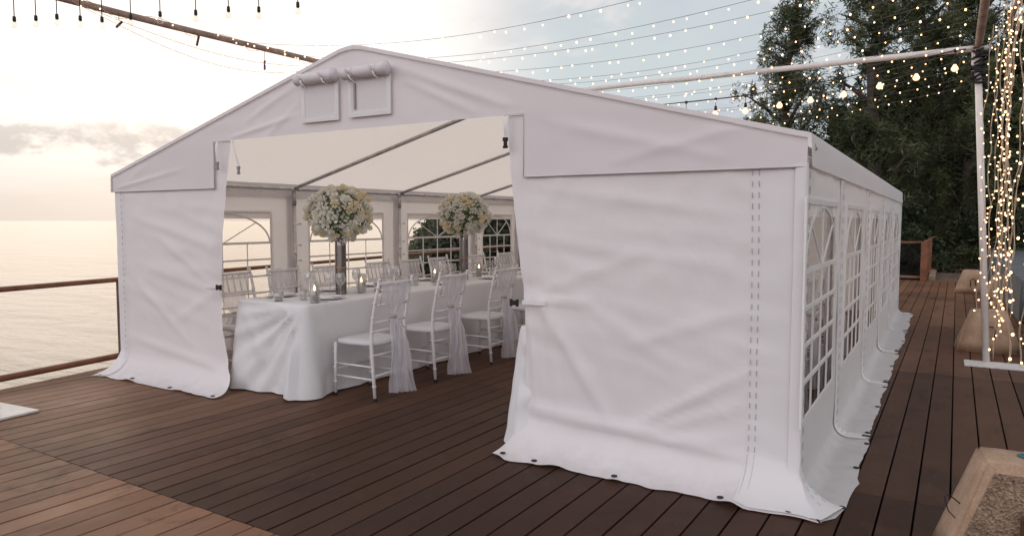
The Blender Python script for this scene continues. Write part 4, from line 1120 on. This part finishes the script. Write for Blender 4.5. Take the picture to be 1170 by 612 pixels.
# ------------------------------------------------------------------ ledge and rocks on the right
def rough_box(name, x0, x1, y0, y1, z0, z1, mat, amp, label, cat, n=(14, 40, 6)):
    bm = bmesh.new(); bmesh.ops.create_cube(bm, size=1)
    for v in bm.verts: v.co = Vector(((x1-x0)*v.co.x, (y1-y0)*v.co.y, (z1-z0)*(v.co.z+.5)))
    bmesh.ops.bevel(bm, geom=bm.edges[:], offset=.02, segments=2, affect='EDGES')
    bmesh.ops.subdivide_edges(bm, edges=bm.edges[:], cuts=8, use_grid_fill=True)
    for v in bm.verts: v.co += Vector((ns(v.co.x*3, v.co.y*3, v.co.z*3), ns(v.co.y*3, v.co.z*3, 4), ns(v.co.z*3, v.co.x*3, v.co.y*2)))*amp
    me = bpy.data.meshes.new(name); bm.to_mesh(me); bm.free(); me.materials.append(mat)
    o = bpy.data.objects.new(name, me); COL.objects.link(o); o.location = ((x0+x1)/2, (y0+y1)/2, z0); return tag(o, label, cat)
rough_box('slate_ledge', .92, 3.4, 12.0, 30, 0, .60, LEDGE, .015, 'long dark grey stone ledge running beyond the light curtain', 'ledge')
rough_box('slate_step', .98, 3.2, 9.2, 11.98, 0, .34, LEDGE, .012, 'lower dark grey stone step in front of the long ledge', 'ledge')
def rock(loc, s, label):
    bm = bmesh.new(); bmesh.ops.create_icosphere(bm, subdivisions=4, radius=1)
    for v in bm.verts:
        k = 1+.28*ns(v.co.x*1.3+loc[1], v.co.y*1.3, v.co.z*1.3)+.08*ns(v.co.x*5, v.co.y*5, v.co.z*5); v.co = Vector((v.co.x*s[0]*k, v.co.y*s[1]*k, max(-.6, v.co.z*k)*s[2]+s[2]*.6))
    me = bpy.data.meshes.new('rock'); bm.to_mesh(me); bm.free(); me.materials.append(ROCKM); me.polygons.foreach_set('use_smooth', [True]*len(me.polygons))
    o = bpy.data.objects.new('rock', me); COL.objects.link(o); o.location = loc; tag(o, label, 'rock')
rock((.95, 8.95, 0), (.20, .28, .24), 'dark rounded rock behind the light curtain, near the white base plate')

# ------------------------------------------------------------------ railing at the far end of the deck, stepped walkway
fr = thing('wooden_railing', 'reddish brown wooden railing with glass panel at the far end of the deck', 'railing', (-.39, 19.5, 0))
mb = MB(); mb.box((-.39, 19.45, .46), (.075, .075, .46), bev=.008); mb.build('corner_post', RAILW, fr, False, True)
def fence_line(a, b, h, n, panel, posts=True, bottom=True, thick=.03):
    a = Vector(a); b = Vector(b)
    mb = MB(); mb.tube([a+Vector((0, 0, h)), b+Vector((0, 0, h))], thick, 8); mb.build('handrail', RAILW, fr, True, True)
    if bottom: mb = MB(); mb.tube([a+Vector((0, 0, .07)), b+Vector((0, 0, .07))], .035, 8); mb.build('bottom_rail', simple('pale_kick_rail', (.30, .19, .13), .6), fr, True, True)
    if posts:
        for i in range(1, n+1):
            p = a+(b-a)*i/n; mb = MB(); mb.box((p.x, p.y, p.z+h/2), (.05, .05, h/2)); mb.build('post', RAILW, fr, False, True)
    if panel:
        for i in range(n):
            p = a+(b-a)*(i+.04)/n; q = a+(b-a)*(i+.96)/n
            mb = MB(); mb.add([p+Vector((0, 0, .12)), q+Vector((0, 0, .12)), q+Vector((0, 0, h-.08)), p+Vector((0, 0, h-.08))], [(0, 1, 2, 3)]); mb.build('glass_panel', DGLASS, fr, False, True)
fence_line((-.39, 19.5, 0), (-9.0, 19.5, 0), .90, 5, True)
fence_line((-.39, 19.5, 0), (-.10, 32, 0), .92, 9, False)
fence_line((-.10, 32, -.0), (4.6, 32.3, -.0), .93, 2, False)
for y in lin(20.2, 31.5, 26):
    x = -.39+(y-19.5)*.29/12.5; mb = MB(); mb.box((x, y, .48), (.02, .02, .42)); mb.build('baluster', RAILW, fr, False, True)
# walkway beyond the deck with shallow cross boards
mb = MB(); mb.box((.9, 25.8, -.2), (1.3, 6.2, .1)); 
for k in range(20):
    y = 19.75+k*.62; mb.box((.95, y, -.045), (1.22, .27, .045))
tag(mb.build('walkway', simple('sun_bleached_planks', (.19, .13, .095), .7, 0, .4, 3, .3, 30)), kind='structure')
mb = MB(); mb.box((-.22, 25.7, .03), (.07, 6.1, .06)); tag(mb.build('walkway_kerb', simple('pale_kerb', (.36, .25, .18), .7, 0, .2)), kind='structure')

# ------------------------------------------------------------------ trees
def leaves(centers, radii, per, size, droop, tonef, flat=.0):
    """numpy leaf blades gathered in clumps; returns verts, faces, tone"""
    C = np.repeat(np.array(centers), per, axis=0); R = np.repeat(np.array(radii), per, axis=0)
    n = len(C)
    d = rng.normal(size=(n, 3)); d /= np.linalg.norm(d, axis=1)[:, None]; k = rng.random(n)**.45
    p = C+d*R*k[:, None]
    ax = rng.normal(size=(n, 3)); ax[:, 2] = ax[:, 2]*.5-droop; ax /= np.linalg.norm(ax, axis=1)[:, None]
    sd = np.cross(ax, rng.normal(size=(n, 3))); sd /= np.linalg.norm(sd, axis=1)[:, None]
    l = size[0]*rng.uniform(.6, 1.4, n)[:, None]; w = size[1]*rng.uniform(.6, 1.4, n)[:, None]
    V = np.empty((n, 4, 3)); V[:, 0] = p-ax*l*.5; V[:, 1] = p+sd*w; V[:, 2] = p+ax*l*.5; V[:, 3] = p-sd*w
    ct = np.repeat(rng.random(len(centers)), per)
    tone = np.clip(.55*ct+.45*rng.random(n)+0, 0, 1)
    T = np.stack([tone, tone, tone, np.ones(n)], 1)
    F = np.arange(n*4).reshape(n, 4)
    return V.reshape(-1, 3), F, T
def fast(name, V, F, T, mat, parent=None):
    me = bpy.data.meshes.new(name); n = len(V); m = len(F)
    me.vertices.add(n); me.vertices.foreach_set('co', V.astype(np.float32).ravel()); me.loops.add(m*4); me.polygons.add(m)
    me.loops.foreach_set('vertex_index', F.astype(np.int32).ravel()); me.polygons.foreach_set('loop_start', np.arange(0, m*4, 4, dtype=np.int32)); me.polygons.foreach_set('loop_total', np.full(m, 4, dtype=np.int32))
    me.update(calc_edges=True); me.materials.append(mat)
    a = me.color_attributes.new('tone', 'FLOAT_COLOR', 'CORNER'); a.data.foreach_set('color', np.repeat(T.astype(np.float32), 4, axis=0).ravel())
    o = bpy.data.objects.new(name, me); COL.objects.link(o)
    if parent is not None: o.parent = parent
    return o
def az(px, dist):
    """ground point in the direction of a photo column"""
    a = math.atan((px-585)/813.8)-YAW; return dist*math.sin(a), dist*math.cos(a)
def tree(x, y, H, W, label, seed, mat=LEAFA, cl=150, per=190, z0=.22, leaf=(.24, .017), cr=.42, group='tall trees behind the deck', shape=.75, zb=None):
    r = random.Random(seed); b = landz(x, y)-.3 if zb is None else zb
    t = thing('tall_tree', label, 'tree', (x, y, b), 0, group); H = H-b
    mb = MB(); tp = []; px = py = 0
    for i in range(12):
        s = i/11; px += r.gauss(0, .10); py += r.gauss(0, .10); tp.append(Vector((px, py, H*.95*s)))
    mb.tube(tp, [H*.021*(1-.9*i/11)+.01 for i in range(12)], 9)
    cen = []; rad = []
    nb = max(14, cl//6)
    for i in range(nb):
        s = z0+(1-z0)*(i+r.random())/nb*.97; j = min(10, int(s*11)); f = s*11-j; p = tp[j].lerp(tp[j+1], min(1, f)) if j < 11 else tp[11]
        rel = (s-z0)/(1-z0); wd = W*.5*(math.sin(PI*min(1, .12+.88*rel)**shape)**.8*.95+.12)*r.uniform(.55, 1.15)
        a = r.uniform(0, 2*PI); dirv = Vector((math.cos(a), math.sin(a), r.uniform(.5, 1.5)))
        e = p+Vector((dirv.x*wd, dirv.y*wd, dirv.z*wd*.75)); mid = p.lerp(e, .5)+Vector((0, 0, .04*wd))
        mb.tube([p, mid, e], [H*.006, H*.004, .008], 5)
        k = max(2, int(cl/nb))
        for q in range(k):
            u = r.uniform(.25, 1.12); c = p.lerp(e, u)+Vector((r.gauss(0, .25), r.gauss(0, .25), r.gauss(0, .22)-.1)); cen.append(c); cr_ = cr*r.uniform(.5, 1.25)*(1.1-.35*rel); rad.append((cr_*.85, cr_*.85, cr_*r.uniform(.9, 1.6)))
            if r.random() < .5: mb.tube([p.lerp(e, u*.7), c], [.012, .005], 4)
    mb.build('trunk', BARK, t, True)
    V, F, T = leaves(cen, rad, per, leaf, .55, None); fast('crown', V, F, T, mat, t)
    return t
TREES = [(899, 27, 9.9, 2.7, 'slim wispy evergreen tree standing alone left of the taller trees', 1, 220, 95),
         (992, 27, 12.8, 3.0, 'tall feathery evergreen tree in the middle behind the tent', 2, 330, 95),
         (1045, 30, 12.6, 3.3, 'tall broad evergreen tree behind the white pole and beam', 3, 330, 100),
         (1098, 28, 10.4, 3.0, 'bushy evergreen tree just behind the white pole', 4, 260, 90),
         (1160, 26, 7.6, 3.4, 'low spreading tree behind the curtain of fairy lights', 5, 240, 100),
         (1235, 27, 11, 4.0, 'tall evergreen tree beyond the right edge of the ledge', 6, 240, 90)]
for px, dist, H, Wd, lab, sd, cl, per in TREES:
    x, y = az(px, dist); tree(x, y, H, Wd, lab, sd, LEAFA, cl, per)
x, y = az(868, 31); tree(x, y, 5.9, 2.8, 'short scrubby tree just above the tent roof, left of the slim tree', 7, LEAFA, 120, 90, .15)
x, y = az(955, 33); tree(x, y, 6.4, 4.0, 'dense dark tree filling the gap between the slim tree and the tall ones', 8, LEAFB, 260, 130, .1, leaf=(.2, .03))
x, y = az(1040, 34); tree(x, y, 8.2, 5.0, 'dense dark tree low behind the tall evergreens', 9, LEAFB, 330, 140, .1, leaf=(.2, .03))
x, y = az(1110, 34); tree(x, y, 7.0, 5.0, 'dense dark tree low behind the white pole', 10, LEAFB, 300, 140, .1, leaf=(.2, .03))
# bushes under the trees
def bush(px, dist, W_b, H, lab, seed):
    x, y = az(px, dist); r = random.Random(seed); b = landz(x, y)-.2; t = thing('bush', lab, 'bush', (x, y, b), 0, 'dark bushes behind the deck end')
    mb = MB(); cen = []; rad = []
    for i in range(60):
        a = r.uniform(0, 2*PI); q = r.random()**.5*W_b/2; z = r.uniform(.2, H-b)*math.sqrt(max(.05, 1-(q/(W_b/2))**2)); c = (q*math.cos(a), q*math.sin(a), z); cen.append(c); s = r.uniform(.3, .65); rad.append((s, s, s*.8))
        if i < 14: mb.tube([(0, 0, 0), (c[0]*.5, c[1]*.5, z*.6), c], [.04, .02, .008], 5)
    mb.build('stems', BARK, t); V, F, T = leaves(cen, rad, 260, (.14, .045), .1, None); fast('foliage', V, F, T, LEAFB, t)
for i, (px, dist, w, h) in enumerate(((880, 24, 4, 2.2), (930, 23.5, 4, 2.7), (985, 23, 4.2, 2.9), (1032, 23.5, 4.2, 3.2), (1075, 34.5, 5, 3.4), (1112, 34.5, 5, 3.6), (1152, 34.5, 5, 3.6), (1200, 26, 5, 3.4))):
    bush(px, dist, w, h, f'dark leafy bush below the trees, {ORD[i]} from the left', 50+i)
# far-off wood on the slope, seen through the tent windows and between the trunks
cen = []; rad = []
r = random.Random(77)
for i in range(2500):
    px = r.uniform(640, 1300); dist = r.uniform(36, 75)
    if i < 900: px = r.uniform(452, 640); dist = r.uniform(44, 60)
    x, y = az(px, dist); g = landz(x, y)
    if px > 640 and g < -2.3: continue
    g = max(g, -2.9)
    env = sstep(448, 520, px)
    hmax = (1.2+3.4*(.6+.6*ns(px*.012, dist*.08)))*1.3 if px > 640 else (1.0+(4.3+1.6*ns(px*.05, 4))*env-.3*max(0,-1-g))
    z = g+r.uniform(.1, 1)*hmax+(.4 if px > 640 else 0); cen.append((x, y, z)); s = r.uniform(.7, 1.5); rad.append((s, s, s*.8))
V, F, T = leaves(cen, rad, 95, (.34, .14), .05, None)
tag(fast('wood', V, F, T, LEAFC), 'far wooded slope beyond the deck, seen through the tent windows', 'woodland', kind='stuff')
